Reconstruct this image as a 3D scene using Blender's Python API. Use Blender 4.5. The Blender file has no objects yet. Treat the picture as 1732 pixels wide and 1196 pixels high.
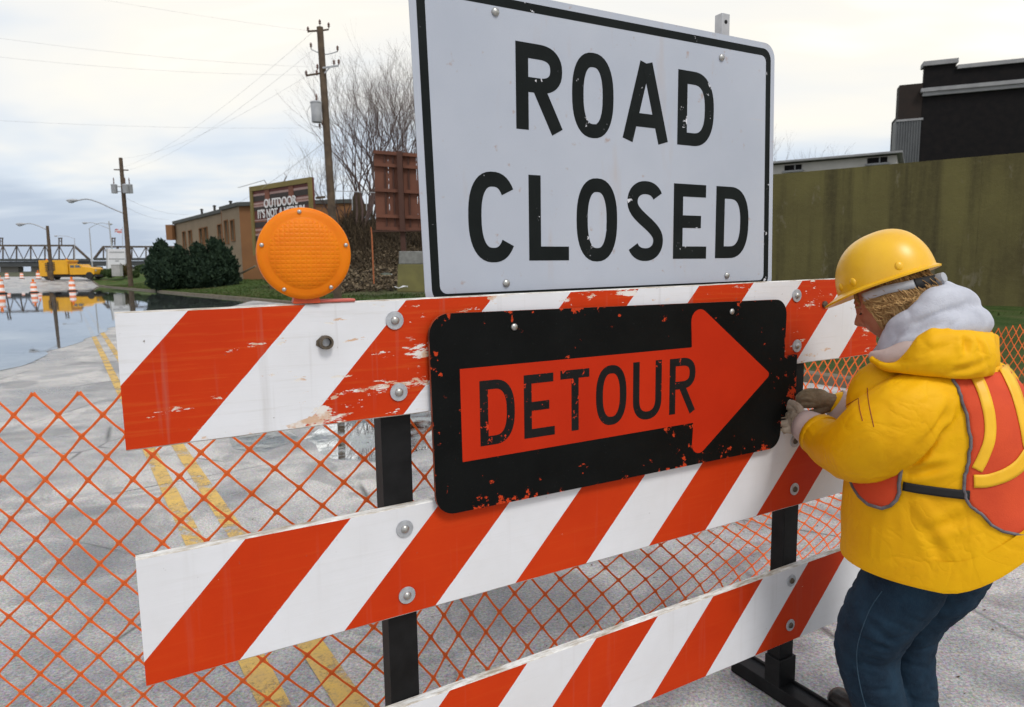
import bpy, math, random
import numpy as np
from mathutils import Vector, Matrix, noise as mnoise
from mathutils.bvhtree import BVHTree
scene = bpy.context.scene
COL = scene.collection
R = math.radians
random.seed(7)

# ------------------------------------------------------------------ camera
PITCH, ROLL, CAMH, FPX = .1241, -.0138, 1.593, 1155.0
PW, PH = 1732, 1196
_fw = Vector((0, math.cos(PITCH), -math.sin(PITCH)))
_rt = Vector((1, 0, 0)); _up = _rt.cross(_fw)
CR = _rt * math.cos(ROLL) + _up * math.sin(ROLL)
CU = -_rt * math.sin(ROLL) + _up * math.cos(ROLL)
CC = Vector((0, 0, CAMH))
cam = bpy.data.cameras.new('camera'); camo = bpy.data.objects.new('camera', cam); COL.objects.link(camo)
m3 = Matrix((CR, CU, -_fw)).transposed()
camo.matrix_world = Matrix.Translation(CC) @ m3.to_4x4()
cam.sensor_width = 36; cam.lens = FPX / PW * 36
cam.clip_start = .05; cam.clip_end = 6000
cam.dof.use_dof = True; cam.dof.focus_distance = 1.95; cam.dof.aperture_fstop = 7.0
scene.camera = camo

# ------------------------------------------------------------------ sky, sun, exposure
SUN_EL, SUN_AZ = R(52), R(150)      # azimuth clockwise from +Y: behind the camera, to its right
w = bpy.data.worlds.new('World'); scene.world = w; w.use_nodes = True
nt = w.node_tree; nt.nodes.clear(); L = nt.links.new
def wn(t, **k):
    n = nt.nodes.new(t)
    for a, b in k.items(): setattr(n, a, b)
    return n
out = wn('ShaderNodeOutputWorld'); bg = wn('ShaderNodeBackground')
sky = wn('ShaderNodeTexSky', sky_type='NISHITA', sun_disc=False, sun_elevation=SUN_EL, sun_rotation=SUN_AZ)
sky.air_density = 1.4; sky.dust_density = 2.5
tc = wn('ShaderNodeTexCoord'); sep = wn('ShaderNodeSeparateXYZ'); L(tc.outputs['Generated'], sep.inputs[0])
def wmath(op, a, b=None):
    n = wn('ShaderNodeMath', operation=op)
    for i, v in enumerate((a, b)):
        if v is None: continue
        if isinstance(v, (int, float)): n.inputs[i].default_value = v
        else: L(v, n.inputs[i])
    return n.outputs[0]
zz = wmath('ADD', wmath('MAXIMUM', sep.outputs[2], 0.0), .22)
cx = wmath('DIVIDE', sep.outputs[0], zz); cy = wmath('DIVIDE', sep.outputs[1], zz)
cmb = wn('ShaderNodeCombineXYZ'); L(cx, cmb.inputs[0]); L(cy, cmb.inputs[1])
mp = wn('ShaderNodeMapping'); mp.inputs['Rotation'].default_value = (0, 0, R(-20)); mp.inputs['Scale'].default_value = (.75, 1.25, 1); mp.inputs['Location'].default_value = (5.4, 2.7, 0)
L(cmb.outputs[0], mp.inputs[0])
n1 = wn('ShaderNodeTexNoise'); n1.inputs['Scale'].default_value = .50; n1.inputs['Detail'].default_value = 5; n1.inputs['Roughness'].default_value = .56; n1.inputs['Distortion'].default_value = .3
n2 = wn('ShaderNodeTexNoise'); n2.inputs['Scale'].default_value = .16; n2.inputs['Detail'].default_value = 3
L(mp.outputs[0], n1.inputs['Vector']); L(mp.outputs[0], n2.inputs['Vector'])
rp = wn('ShaderNodeValToRGB'); L(n1.outputs[0], rp.inputs[0])
e = rp.color_ramp.elements
e[0].position = .36; e[0].color = (.46, .54, .67, 1)
e[1].position = .68; e[1].color = (1.12, 1.10, 1.08, 1)
x = e.new(.45); x.color = (.68, .745, .83, 1)
x = e.new(.52); x.color = (.88, .87, .84, 1)
x = e.new(.59); x.color = (.97, .925, .83, 1)
mx = wn('ShaderNodeMix', data_type='RGBA'); mx.inputs[0].default_value = .9
sc = wn('ShaderNodeVectorMath', operation='SCALE'); sc.inputs[3].default_value = .12
L(sky.outputs[0], sc.inputs[0]); L(sc.outputs[0], mx.inputs[6]); L(rp.outputs[0], mx.inputs[7])
L(mx.outputs[2], bg.inputs[0]); bg.inputs[1].default_value = 1.0
L(bg.outputs[0], out.inputs[0])
sun = bpy.data.lights.new('sun', 'SUN'); sun.energy = 1.5; sun.angle = R(16); sun.color = (1, .96, .9)
suno = bpy.data.objects.new('sun', sun); COL.objects.link(suno)
sd = Vector((math.sin(SUN_AZ) * math.cos(SUN_EL), math.cos(SUN_AZ) * math.cos(SUN_EL), math.sin(SUN_EL)))
suno.rotation_euler = sd.to_track_quat('Z', 'Y').to_euler(); suno.location = sd * 50
vs = scene.view_settings
scene.display_settings.display_device = 'sRGB'
vs.view_transform = 'Standard'; vs.look = 'None'; vs.exposure = .18; vs.gamma = 1
scene.cycles.use_denoising = True
scene.cycles.max_bounces = 5; scene.cycles.diffuse_bounces = 3; scene.cycles.glossy_bounces = 3; scene.cycles.transparent_max_bounces = 8
scene.cycles.use_adaptive_sampling = True; scene.cycles.adaptive_threshold = .02

# ------------------------------------------------------------------ layout helpers (world metres)
def ray(x, y): return _fw + CR * ((x - PW / 2) / FPX) - CU * ((y - PH / 2) / FPX)
def at(x, y, Y): d = ray(x, y); return CC + d * (Y / d.y)
def atz(x, y, z): d = ray(x, y); return CC + d * ((z - CAMH) / d.z)
def gp(x, y): return atz(x, y, 0.)

# ------------------------------------------------------------------ materials
class NT:
    def __init__(s, name):
        s.m = bpy.data.materials.new(name); s.m.use_nodes = True; s.t = s.m.node_tree
        s.b = s.t.nodes['Principled BSDF']; s.o = s.t.nodes['Material Output']
        s.tc = s.t.nodes.new('ShaderNodeTexCoord')
    def n(s, t, **k):
        n = s.t.nodes.new(t)
        for a, b in k.items(): setattr(n, a, b)
        return n
    def set(s, sock, v):
        if hasattr(v, 'is_output'): s.t.links.new(v, sock)
        elif isinstance(v, tuple) and len(v) == 3 and len(sock.default_value) == 4: sock.default_value = (*v, 1)
        else: sock.default_value = v
    def co(s, scale=(1, 1, 1), loc=(0, 0, 0), rot=(0, 0, 0), kind='Object'):
        m = s.n('ShaderNodeMapping'); s.t.links.new(s.tc.outputs[kind], m.inputs[0])
        m.inputs['Scale'].default_value = scale; m.inputs['Location'].default_value = loc; m.inputs['Rotation'].default_value = rot
        return m.outputs[0]
    def noise(s, scale, detail=4, rough=.55, vec=None, dist=0, out=0):
        n = s.n('ShaderNodeTexNoise'); n.inputs['Scale'].default_value = scale; n.inputs['Detail'].default_value = detail
        n.inputs['Roughness'].default_value = rough; n.inputs['Distortion'].default_value = dist
        s.t.links.new(vec if vec is not None else s.tc.outputs['Object'], n.inputs['Vector'])
        return n.outputs[out]
    def vor(s, scale, vec=None, feature='F1', out='Distance'):
        n = s.n('ShaderNodeTexVoronoi', feature=feature); n.inputs['Scale'].default_value = scale
        s.t.links.new(vec if vec is not None else s.tc.outputs['Object'], n.inputs['Vector'])
        return n.outputs[out]
    def ramp(s, v, stops):
        r = s.n('ShaderNodeValToRGB'); s.set(r.inputs[0], v); e = r.color_ramp.elements
        while len(e) < len(stops): e.new(.5)
        for el, (p, c) in zip(e, stops):
            el.position = p; el.color = (c, c, c, 1) if isinstance(c, (int, float)) else (*c, 1)
        return r.outputs[0]
    def math(s, op, a, b=0., clamp=False):
        n = s.n('ShaderNodeMath', operation=op); n.use_clamp = clamp
        s.set(n.inputs[0], a); s.set(n.inputs[1], b); return n.outputs[0]
    def mix(s, f, a, b, mode='MIX'):
        n = s.n('ShaderNodeMix', data_type='RGBA', blend_type=mode)
        s.set(n.inputs[0], f); s.set(n.inputs[6], a); s.set(n.inputs[7], b); return n.outputs[2]
    def sep(s, v=None, kind='Object'):
        n = s.n('ShaderNodeSeparateXYZ'); s.t.links.new(v if v is not None else s.tc.outputs[kind], n.inputs[0]); return n.outputs
    def bump(s, h, strength=.3, dist=.01):
        n = s.n('ShaderNodeBump'); n.inputs['Strength'].default_value = strength; n.inputs['Distance'].default_value = dist
        s.t.links.new(h, n.inputs['Height']); s.t.links.new(n.outputs[0], s.b.inputs['Normal'])
    def fin(s, col, rough=.6, spec=.4, metal=0.):
        s.set(s.b.inputs['Base Color'], col); s.set(s.b.inputs['Roughness'], rough)
        s.set(s.b.inputs['Specular IOR Level'], spec); s.set(s.b.inputs['Metallic'], metal); return s.m

_mc = {}
def plain(name, c, c2=None, scale=6., rough=.6, bump=.0, bscale=None, metal=0., spec=.4, bdist=.01, detail=4):
    if name in _mc: return _mc[name]
    t = NT(name)
    if c2 is None: c2 = tuple(v * .75 for v in c)
    f = t.noise(scale, detail); f = t.ramp(f, [(.3, 0), (.7, 1)])
    col = t.mix(f, c, c2)
    if bump: t.bump(t.noise(bscale or scale * 4, 4), bump, bdist)
    _mc[name] = t.fin(col, rough, spec, metal); return _mc[name]

# ------------------------------------------------------------------ mesh helpers
class MB:
    def __init__(s): s.v = []; s.f = []
    def add(s, vs, fs):
        o = len(s.v); s.v.extend([tuple(v) for v in vs]); s.f.extend([tuple(i + o for i in f) for f in fs]); return s
    def box(s, c, d, rz=0., M=None):
        hx, hy, hz = d[0] / 2, d[1] / 2, d[2] / 2
        T = M if M is not None else Matrix.Rotation(rz, 3, 'Z')
        c = Vector(c)
        vs = [c + T @ Vector((sx * hx, sy * hy, sz * hz)) for sx in (-1, 1) for sy in (-1, 1) for sz in (-1, 1)]
        return s.add(vs, [(0, 1, 3, 2), (4, 6, 7, 5), (0, 4, 5, 1), (2, 3, 7, 6), (0, 2, 6, 4), (1, 5, 7, 3)])
    def hexa(s, p):   # 8 points: bottom 4 ccw, top 4 ccw
        return s.add(p, [(3, 2, 1, 0), (4, 5, 6, 7), (0, 1, 5, 4), (1, 2, 6, 5), (2, 3, 7, 6), (3, 0, 4, 7)])
    def bar(s, a, b, wd, ht=None, upv=(0, 0, 1)):
        a, b = Vector(a), Vector(b); d = (b - a); ln = d.length; d.normalize()
        u = Vector(upv)
        if abs(d.dot(u)) > .98: u = Vector((1, 0, 0))
        x = d.cross(u).normalized(); z = x.cross(d)
        M = Matrix((x, d, z)).transposed()
        return s.box((a + b) / 2, (wd, ln, ht or wd), M=M)
    def tube(s, pts, rad, n=8, cap=True):
        pts = [Vector(p) for p in pts]
        if not hasattr(rad, '__len__'): rad = [rad] * len(pts)
        ref = None; rings = []
        for i, p in enumerate(pts):
            t = (pts[min(i + 1, len(pts) - 1)] - pts[max(i - 1, 0)]).normalized()
            if ref is None:
                ref = t.orthogonal().normalized()
            ref = (ref - t * ref.dot(t)).normalized(); q = t.cross(ref)
            rings.append([p + (ref * math.cos(2 * math.pi * k / n) + q * math.sin(2 * math.pi * k / n)) * rad[i] for k in range(n)])
        return s.loft(rings, True, cap)
    def loft(s, rings, closed=True, cap=True):
        n = len(rings[0]); vs = [v for r in rings for v in r]; fs = []
        for i in range(len(rings) - 1):
            for k in range(n if closed else n - 1):
                k2 = (k + 1) % n
                fs.append((i * n + k, i * n + k2, (i + 1) * n + k2, (i + 1) * n + k))
        if cap and closed:
            fs.append(tuple(range(n - 1, -1, -1))); fs.append(tuple((len(rings) - 1) * n + k for k in range(n)))
        return s.add(vs, fs)
    def lathe(s, prof, n=24, org=(0, 0, 0), axis=(0, 0, 1)):
        a = Vector(axis).normalized(); x = a.orthogonal().normalized(); y = a.cross(x); o = Vector(org)
        rings = [[o + a * z + (x * math.cos(2 * math.pi * k / n) + y * math.sin(2 * math.pi * k / n)) * max(r, 1e-4) for k in range(n)] for r, z in prof]
        return s.loft(rings, True, True)
    def prism(s, poly, fr):   # poly 2D list -> fr(x,z,side) gives 3D; side 0 front,1 back
        n = len(poly)
        vs = [fr(x, z, 0) for x, z in poly] + [fr(x, z, 1) for x, z in poly]
        fs = [tuple(range(n)), tuple(range(2 * n - 1, n - 1, -1))] + [(i, i + n, (i + 1) % n + n, (i + 1) % n) for i in range(n)]
        return s.add(vs, fs)
    def sphere(s, c, r, seg=12, rings=8, M=None):
        rx, ry, rz = r if hasattr(r, '__len__') else (r, r, r)
        T = M if M is not None else Matrix.Identity(3); c = Vector(c)
        rr = []
        for i in range(rings + 1):
            th = math.pi * (i / rings) * .998 + .001
            rr.append([c + T @ Vector((rx * math.sin(th) * math.cos(2 * math.pi * k / seg), ry * math.sin(th) * math.sin(2 * math.pi * k / seg), -rz * math.cos(th))) for k in range(seg)])
        return s.loft(rr, True, True)
    def mesh(s, name):
        me = bpy.data.meshes.new(name); me.from_pydata(s.v, [], s.f); me.update(); return me

def fixn(me):
    import bmesh
    b = bmesh.new(); b.from_mesh(me); bmesh.ops.recalc_face_normals(b, faces=b.faces); b.to_mesh(me); b.free()

def smooth(me, ang=None):
    me.polygons.foreach_set('use_smooth', [True] * len(me.polygons))
    if ang is not None: me.set_sharp_from_angle(angle=R(ang))

def ob(name, mb, mat, parent=None, sm=None, bev=None, world=False, fix=True):
    me = mb.mesh(name) if isinstance(mb, MB) else mb
    if fix: fixn(me)
    if sm: smooth(me, sm)
    for m in (mat if isinstance(mat, (list, tuple)) else [mat]): me.materials.append(m)
    o = bpy.data.objects.new(name, me); COL.objects.link(o)
    if parent is not None:
        o.parent = parent
        if world:   # mesh given in world coordinates
            top = parent
            chain = Matrix.Identity(4)
            while top is not None:
                chain = top.matrix_basis @ chain if top.parent is None else (top.matrix_parent_inverse @ top.matrix_basis) @ chain
                top = top.parent
            o.matrix_parent_inverse = chain.inverted()
    if bev:
        b = o.modifiers.new('bevel', 'BEVEL'); b.width = bev; b.segments = 2; b.limit_method = 'ANGLE'
    return o
def tag(o, label=None, cat=None, group=None, kind=None):
    if label: o['label'] = label
    if cat: o['category'] = cat
    if group: o['group'] = group
    if kind: o['kind'] = kind
    return o
def empty(name, loc=(0, 0, 0), rz=0., label=None, cat=None, group=None):
    o = bpy.data.objects.new(name, None); COL.objects.link(o); o.location = loc; o.rotation_euler = (0, 0, rz)
    o.empty_display_size = .1
    return tag(o, label, cat, group)
def copy_tree(o, parent=None):
    c = o.copy(); COL.objects.link(c)
    if parent is not None: c.parent = parent
    for ch in list(o.children): copy_tree(ch, c)
    return c
def catmull(pts, n=6):
    P = [Vector(p) for p in pts]; P = [P[0] * 2 - P[1]] + P + [P[-1] * 2 - P[-2]]; o = []
    for i in range(1, len(P) - 2):
        a, b, c, d = P[i - 1], P[i], P[i + 1], P[i + 2]
        for k in range(n):
            t = k / n
            o.append(.5 * ((2 * b) + (c - a) * t + (2 * a - 5 * b + 4 * c - d) * t * t + (3 * b - 3 * c + d - a) * t ** 3))
    o.append(P[-2]); return o
def lerp_list(vals, n):
    o = []
    for i in range(len(vals) - 1):
        for k in range(n): t = k / n; t = t; o.append(vals[i] * (1 - t) + vals[i + 1] * t)
    o.append(vals[-1]); return o
def roundpoly(pts, rad, seg=6):
    n = len(pts); o = []
    if not hasattr(rad, '__len__'): rad = [rad] * n
    for i in range(n):
        p = Vector(pts[i]); a = Vector(pts[i - 1]) - p; b = Vector(pts[(i + 1) % n]) - p
        if rad[i] <= 0: o.append(tuple(p)); continue
        an = a.angle(b); t = rad[i] / math.tan(an / 2); t = min(t, a.length * .49, b.length * .49)
        r = t * math.tan(an / 2); a.normalize(); b.normalize()
        c = p + (a + b).normalized() * (r / math.sin(an / 2))
        p0 = p + a * t - c; p1 = p + b * t - c
        a0 = math.atan2(p0.y, p0.x); a1 = math.atan2(p1.y, p1.x); d = (a1 - a0 + math.pi) % (2 * math.pi) - math.pi
        for k in range(seg + 1):
            th = a0 + d * k / seg; o.append((c.x + r * math.cos(th), c.y + r * math.sin(th)))
    return o
# ================================================================== GROUND
RD = Vector((-.545, .838)).normalized(); RN = Vector((RD.y, -RD.x))      # along the road, across it (to the kerb)
def sstep(a, b, x): t = min(max((x - a) / (b - a), 0), 1); return t * t * (3 - 2 * t)
def road_z(x, y): return .95 * sstep(104, 119, RD.x * x + RD.y * y)
def rs(s, n, z=0.): p = RD * s + RN * n; return Vector((p.x, p.y, z))

def m_asphalt():
    t = NT('asphalt')
    big = t.ramp(t.noise(.62, 6, .66, dist=.8), [(.42, 0), (.58, 1)])
    mid = t.ramp(t.noise(2.3, 5, .65), [(.35, 0), (.7, 1)])
    fine = t.noise(75, 4, .75); agg = t.vor(150, out='Color')
    c = t.mix(big, (.225, .224, .236), (.50, .482, .465))
    c = t.mix(t.math('MULTIPLY', mid, .45), c, (.58, .555, .535))
    pt = t.ramp(t.noise(1.7, 6, .7, vec=t.co((1, 1, 1), (8, 3, 0)), dist=1.2), [(.50, 0), (.60, 1)])
    c = t.mix(t.math('MULTIPLY', pt, .5), c, (.15, .15, .158))
    c = t.mix(.62, c, t.mix(t.ramp(fine, [(.32, 0), (.68, 1)]), (.08, .08, .082), (.86, .84, .82)), 'OVERLAY')
    c = t.mix(.30, c, agg, 'SOFT_LIGHT')
    # tar patches and long cracks
    tar = t.ramp(t.noise(.9, 2, .4, vec=t.co((1, 1, 1), (13, 4, 0))), [(.60, 0), (.64, 1)])
    c = t.mix(t.math('MULTIPLY', tar, .35), c, (.075, .075, .08))
    cr = t.vor(.55, vec=t.co((1, 1, 0), (3.3, 1.2, 0)), feature='DISTANCE_TO_EDGE')
    crk = t.math('MULTIPLY', t.ramp(cr, [(.002, .8), (.006, 0)]), t.ramp(t.noise(.8, 3), [(.45, 0), (.55, 1)]))
    c = t.mix(crk, c, (.03, .03, .03))
    dirt = t.ramp(t.noise(28, 2, .5, vec=t.co((1, 1, 1), (5, 0, 0))), [(.71, 0), (.74, 1)])
    zone = t.ramp(t.noise(.7, 2, .5, vec=t.co((1, 1, 1), (1.7, .6, 0))), [(.50, 0), (.62, 1)])
    c = t.mix(t.math('MULTIPLY', dirt, zone), c, (.05, .03, .018))
    rough = t.math('SUBTRACT', t.math('SUBTRACT', .74, t.math('MULTIPLY', t.math('SUBTRACT', 1, big), .30)), t.math('MULTIPLY', pt, .22))
    h = t.math('ADD', t.math('MULTIPLY', fine, .7), t.math('MULTIPLY', t.vor(120), .5))
    t.bump(h, .55, .006)
    return t.fin(c, rough, .45)
M_ASPH = m_asphalt()
def linsp(a, b, n): return [a + (b - a) * i / n for i in range(n + 1)]
sv = [-2500, -600, -150, -60] + linsp(-30, 90, 24) + linsp(92, 122, 15) + [150, 250, 500, 1200, 4000]
nv = [-3000, -500, -120, -60, -40] + linsp(-30, 30, 12) + [40, 60, 120, 500, 3000]
mb = MB(); rows = []
for s_ in sv:
    rows.append([Vector((p.x, p.y, road_z(p.x, p.y))) for p in (RD * s_ + RN * n_ for n_ in nv)])
mb.loft(rows, False, False)
tag(ob('road', mb, M_ASPH, sm=180), kind='structure')

# painted double line, worn
def m_line():
    t = NT('worn_yellow_paint')
    c = t.mix(t.ramp(t.noise(9, 5, .7), [(.35, 0), (.7, 1)]), (.72, .46, .10), (.55, .36, .14))
    c = t.mix(t.ramp(t.noise(70, 3, .7), [(.5, 0), (.75, .6)]), c, (.25, .2, .13))
    wear = t.math('ADD', t.math('MULTIPLY', t.noise(3.2, 5, .7, vec=t.co((1, 1, 1), (2, 7, 0))), .75), t.math('MULTIPLY', t.noise(45, 4, .8), .35))
    a = t.ramp(wear, [(.45, 0), (.56, .95)])
    t.set(t.b.inputs['Alpha'], a); t.bump(t.noise(90), .4, .004)
    return t.fin(c, .75)
M_LINE = m_line()
for px, py in ((322, 903), (399, 901)):
    p0 = gp(px, py); n0 = RN.x * p0.x + RN.y * p0.y
    mb = MB(); rows = []
    for s_ in linsp(-2, 60, 62):
        rows.append([rs(s_, n0 - .052, .004), rs(s_, n0 + .052, .004)])
    mb.loft(rows, False, False)
    tag(ob('road_marking', mb, M_LINE), kind='structure')

# standing flood water over the road
def m_water(broken=False):
    t = NT('puddle_water' if broken else 'flood_water')
    tr = t.n('ShaderNodeBsdfTransparent'); tr.inputs[0].default_value = (.82, .86, .88, 1)
    gl = t.n('ShaderNodeBsdfGlossy'); gl.inputs['Roughness'].default_value = .015; gl.inputs[0].default_value = (.96, .98, 1, 1)
    fr = t.n('ShaderNodeFresnel'); fr.inputs[0].default_value = 1.6
    bp = t.n('ShaderNodeBump'); bp.inputs['Strength'].default_value = .05; bp.inputs['Distance'].default_value = .02
    t.set(bp.inputs['Height'], t.noise(1.4, 3, .5))
    t.t.links.new(bp.outputs[0], gl.inputs['Normal']); t.t.links.new(bp.outputs[0], fr.inputs['Normal'])
    mx = t.n('ShaderNodeMixShader'); f = t.math('ADD', fr.outputs[0], .06, True)
    if broken: f = t.math('MULTIPLY', f, t.ramp(t.noise(2.6, 5, .7), [(.42, 0), (.58, 1)]))
    t.t.links.new(f, mx.inputs[0]); t.t.links.new(tr.outputs[0], mx.inputs[1]); t.t.links.new(gl.outputs[0], mx.inputs[2])
    t.t.links.new(mx.outputs[0], t.o.inputs[0]); return t.m
M_WATER = m_water()
M_PUD = m_water(True)
def wobble(poly, amp, f, seed, n=14):
    o = []; m = len(poly)
    for i in range(m):
        a = Vector(poly[i]); b = Vector(poly[(i + 1) % m]); k2 = max(2, min(n, int((b - a).length / .25)))
        for k in range(k2):
            p = a.lerp(b, k / k2)
            d = mnoise.noise_vector(Vector((p.x * f, p.y * f, seed))) + .5 * mnoise.noise_vector(Vector((p.x * f * 3, p.y * f * 3, seed + 5)))
            o.append((p.x + d.x * amp, p.y + d.y * amp))
    return o
def sheet(name, poly, z, mat):
    mb = MB(); mb.add([(x, y, z) for x, y in poly], [tuple(range(len(poly)))])
    return tag(ob(name, mb, mat), kind='structure')
KERB = [(-40, 8.2), (-12, 8.2), (5, 8.3), (20, 9.0), (32, 9.4), (48, 8.2), (62, 7.0), (80, 5.6), (95, 4.4), (118, 3.0)]   # (s, n)
def kerb_n(s):
    for (a, b), (c, d) in zip(KERB, KERB[1:]):
        if a <= s <= c: return b + (d - b) * (s - a) / (c - a)
    return KERB[0][1] if s < KERB[0][0] else KERB[-1][1]
near = [gp(*p)[:2] for p in ((-420, 600), (-120, 650), (0, 626), (70, 612), (130, 582), (190, 556), (290, 540), (430, 524), (520, 516))]
far = [tuple(rs(s_, kerb_n(s_) - .02)[:2]) for s_ in (40, 55, 70, 84, 95, 105)] + [tuple(rs(105, n)[:2]) for n in (0, -8, -16)] + [tuple(rs(s_, -17)[:2]) for s_ in (60, 30)]
fw_ = wobble([Vector(p) for p in near], .45, .35, 3)[:-8] + [tuple(p) for p in far]
sheet('flood_water', fw_, .010, M_WATER)
for k, (pts, amp) in enumerate(((((505, 745), (560, 705), (660, 690), (730, 700), (735, 760), (640, 790), (560, 785)), .16), (((380, 728), (470, 722), (500, 740), (440, 765), (390, 760)), .1),
                               (((760, 900), (860, 880), (930, 900), (850, 935), (770, 930)), .06))):
    sheet('puddle', wobble([Vector(gp(*p)[:2]) for p in pts], amp, 1.1, 9 + k), .007 + .001 * k, M_PUD)

# verge with kerb
def verge_z(s, t): return .13 + (.45 * sstep(20, 60, s) + .25 * sstep(45, 75, s)) * sstep(.5, 9, t) + .0 * t
def m_grass():
    t = NT('grass')
    c = t.mix(t.ramp(t.noise(1.1, 5, .65), [(.35, 0), (.68, 1)]), (.050, .105, .022), (.115, .150, .045))
    c = t.mix(t.ramp(t.noise(.35, 4, .6, vec=t.co(loc=(3, 9, 0))), [(.52, 0), (.70, 1)]), c, (.20, .16, .085))
    c = t.mix(t.ramp(t.noise(14, 3, .8), [(.4, 0), (.75, .7)]), c, (.035, .05, .018))
    t.bump(t.noise(18, 4, .8), 1., .12); return t.fin(c, .9, .1)
M_GRASS = m_grass()
mb = MB(); rows = []
ss = [-40, -25, -12, -4] + linsp(0, 118, 59) + [140, 200]
for s_ in ss:
    kn = kerb_n(s_)
    rows.append([rs(s_, kn + .16 + t_, verge_z(s_, t_) + .95 * sstep(104, 119, s_) + (.05 * mnoise.noise(Vector((s_ * .7, t_ * .7, 1))) if t_ > .3 else 0)) for t_ in (0, .4, 1, 2, 3, 4.5, 6, 8, 11, 15, 22, 35, 70, 160)])
mb.loft(rows, False, False); tag(ob('grass_verge', mb, M_GRASS, sm=180), kind='structure')
M_CONC = plain('weathered_concrete', (.36, .35, .33), (.24, .23, .21), 3, .85, .3, 40)
mb = MB(); rows = []
for s_ in ss[:-2]:
    kn = kerb_n(s_); z0 = .95 * sstep(104, 119, s_)
    rows.append([rs(s_, kn, z0 - .05), rs(s_, kn + .02, z0 + .12), rs(s_, kn + .05, z0 + .14), rs(s_, kn + .17, z0 + .14), rs(s_, kn + .19, z0 + .0)])
mb.loft(rows, False, False); tag(ob('kerb', mb, plain('muddy_kerb', (.17, .14, .10), (.10, .085, .06), 2, .85, .3, 30), sm=40), kind='structure')
# grass blades (uncountable)
mb = MB(); rg = random.Random(3)
for i in range(15000):
    s_ = rg.uniform(8, 100); kn = kerb_n(s_); t_ = rg.random() ** 1.6 * 14
    p = rs(s_, kn + .2 + t_); p.z = verge_z(s_, t_) + .95 * sstep(104, 119, s_) - .02
    h = rg.uniform(.06, .17); a = rg.uniform(0, 6.28); wv = rg.uniform(.02, .07)
    dx = Vector((math.cos(a), math.sin(a), 0)); ln = Vector((rg.uniform(-.1, .1), rg.uniform(-.1, .1), h))
    mb.add([p - dx * wv, p + dx * wv, p + ln], [(0, 1, 2)])
tag(ob('grass_tufts', mb, M_GRASS, fix=False), 'rough green grass along the kerb and slope', 'grass', kind='stuff')
# leaf litter and grit on the pavement near the right end of the barricade
mb = MB(); rg = random.Random(12); M_LITTER = plain('dead_leaf_bits', (.10, .055, .025), (.05, .03, .02), 9, .9)
def scatter(cx_, cy_, sx, sy, n):
    for i in range(n):
        x, y = rg.gauss(cx_, sx), rg.gauss(cy_, sy); r = rg.uniform(.003, .011); a = rg.uniform(0, 6.28); z = rg.uniform(.001, .008)
        mb.add([(x + r * math.cos(a + k * 2.1 + rg.uniform(-.4, .4)), y + r * math.sin(a + k * 2.1) * .6, .001 + (z if k == 0 else rg.uniform(0, .006))) for k in range(3)], [(0, 1, 2)])
scatter(2.75, 3.45, .45, .18, 260); scatter(1.9, 4.2, .9, .45, 300); scatter(.9, 3.9, .9, .4, 150); scatter(2.2, 2.7, .6, .5, 60)
tag(ob('leaf_litter', mb, M_LITTER, fix=False), 'dark leaf bits and grit scattered on the asphalt', 'leaf litter', kind='stuff')

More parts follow.
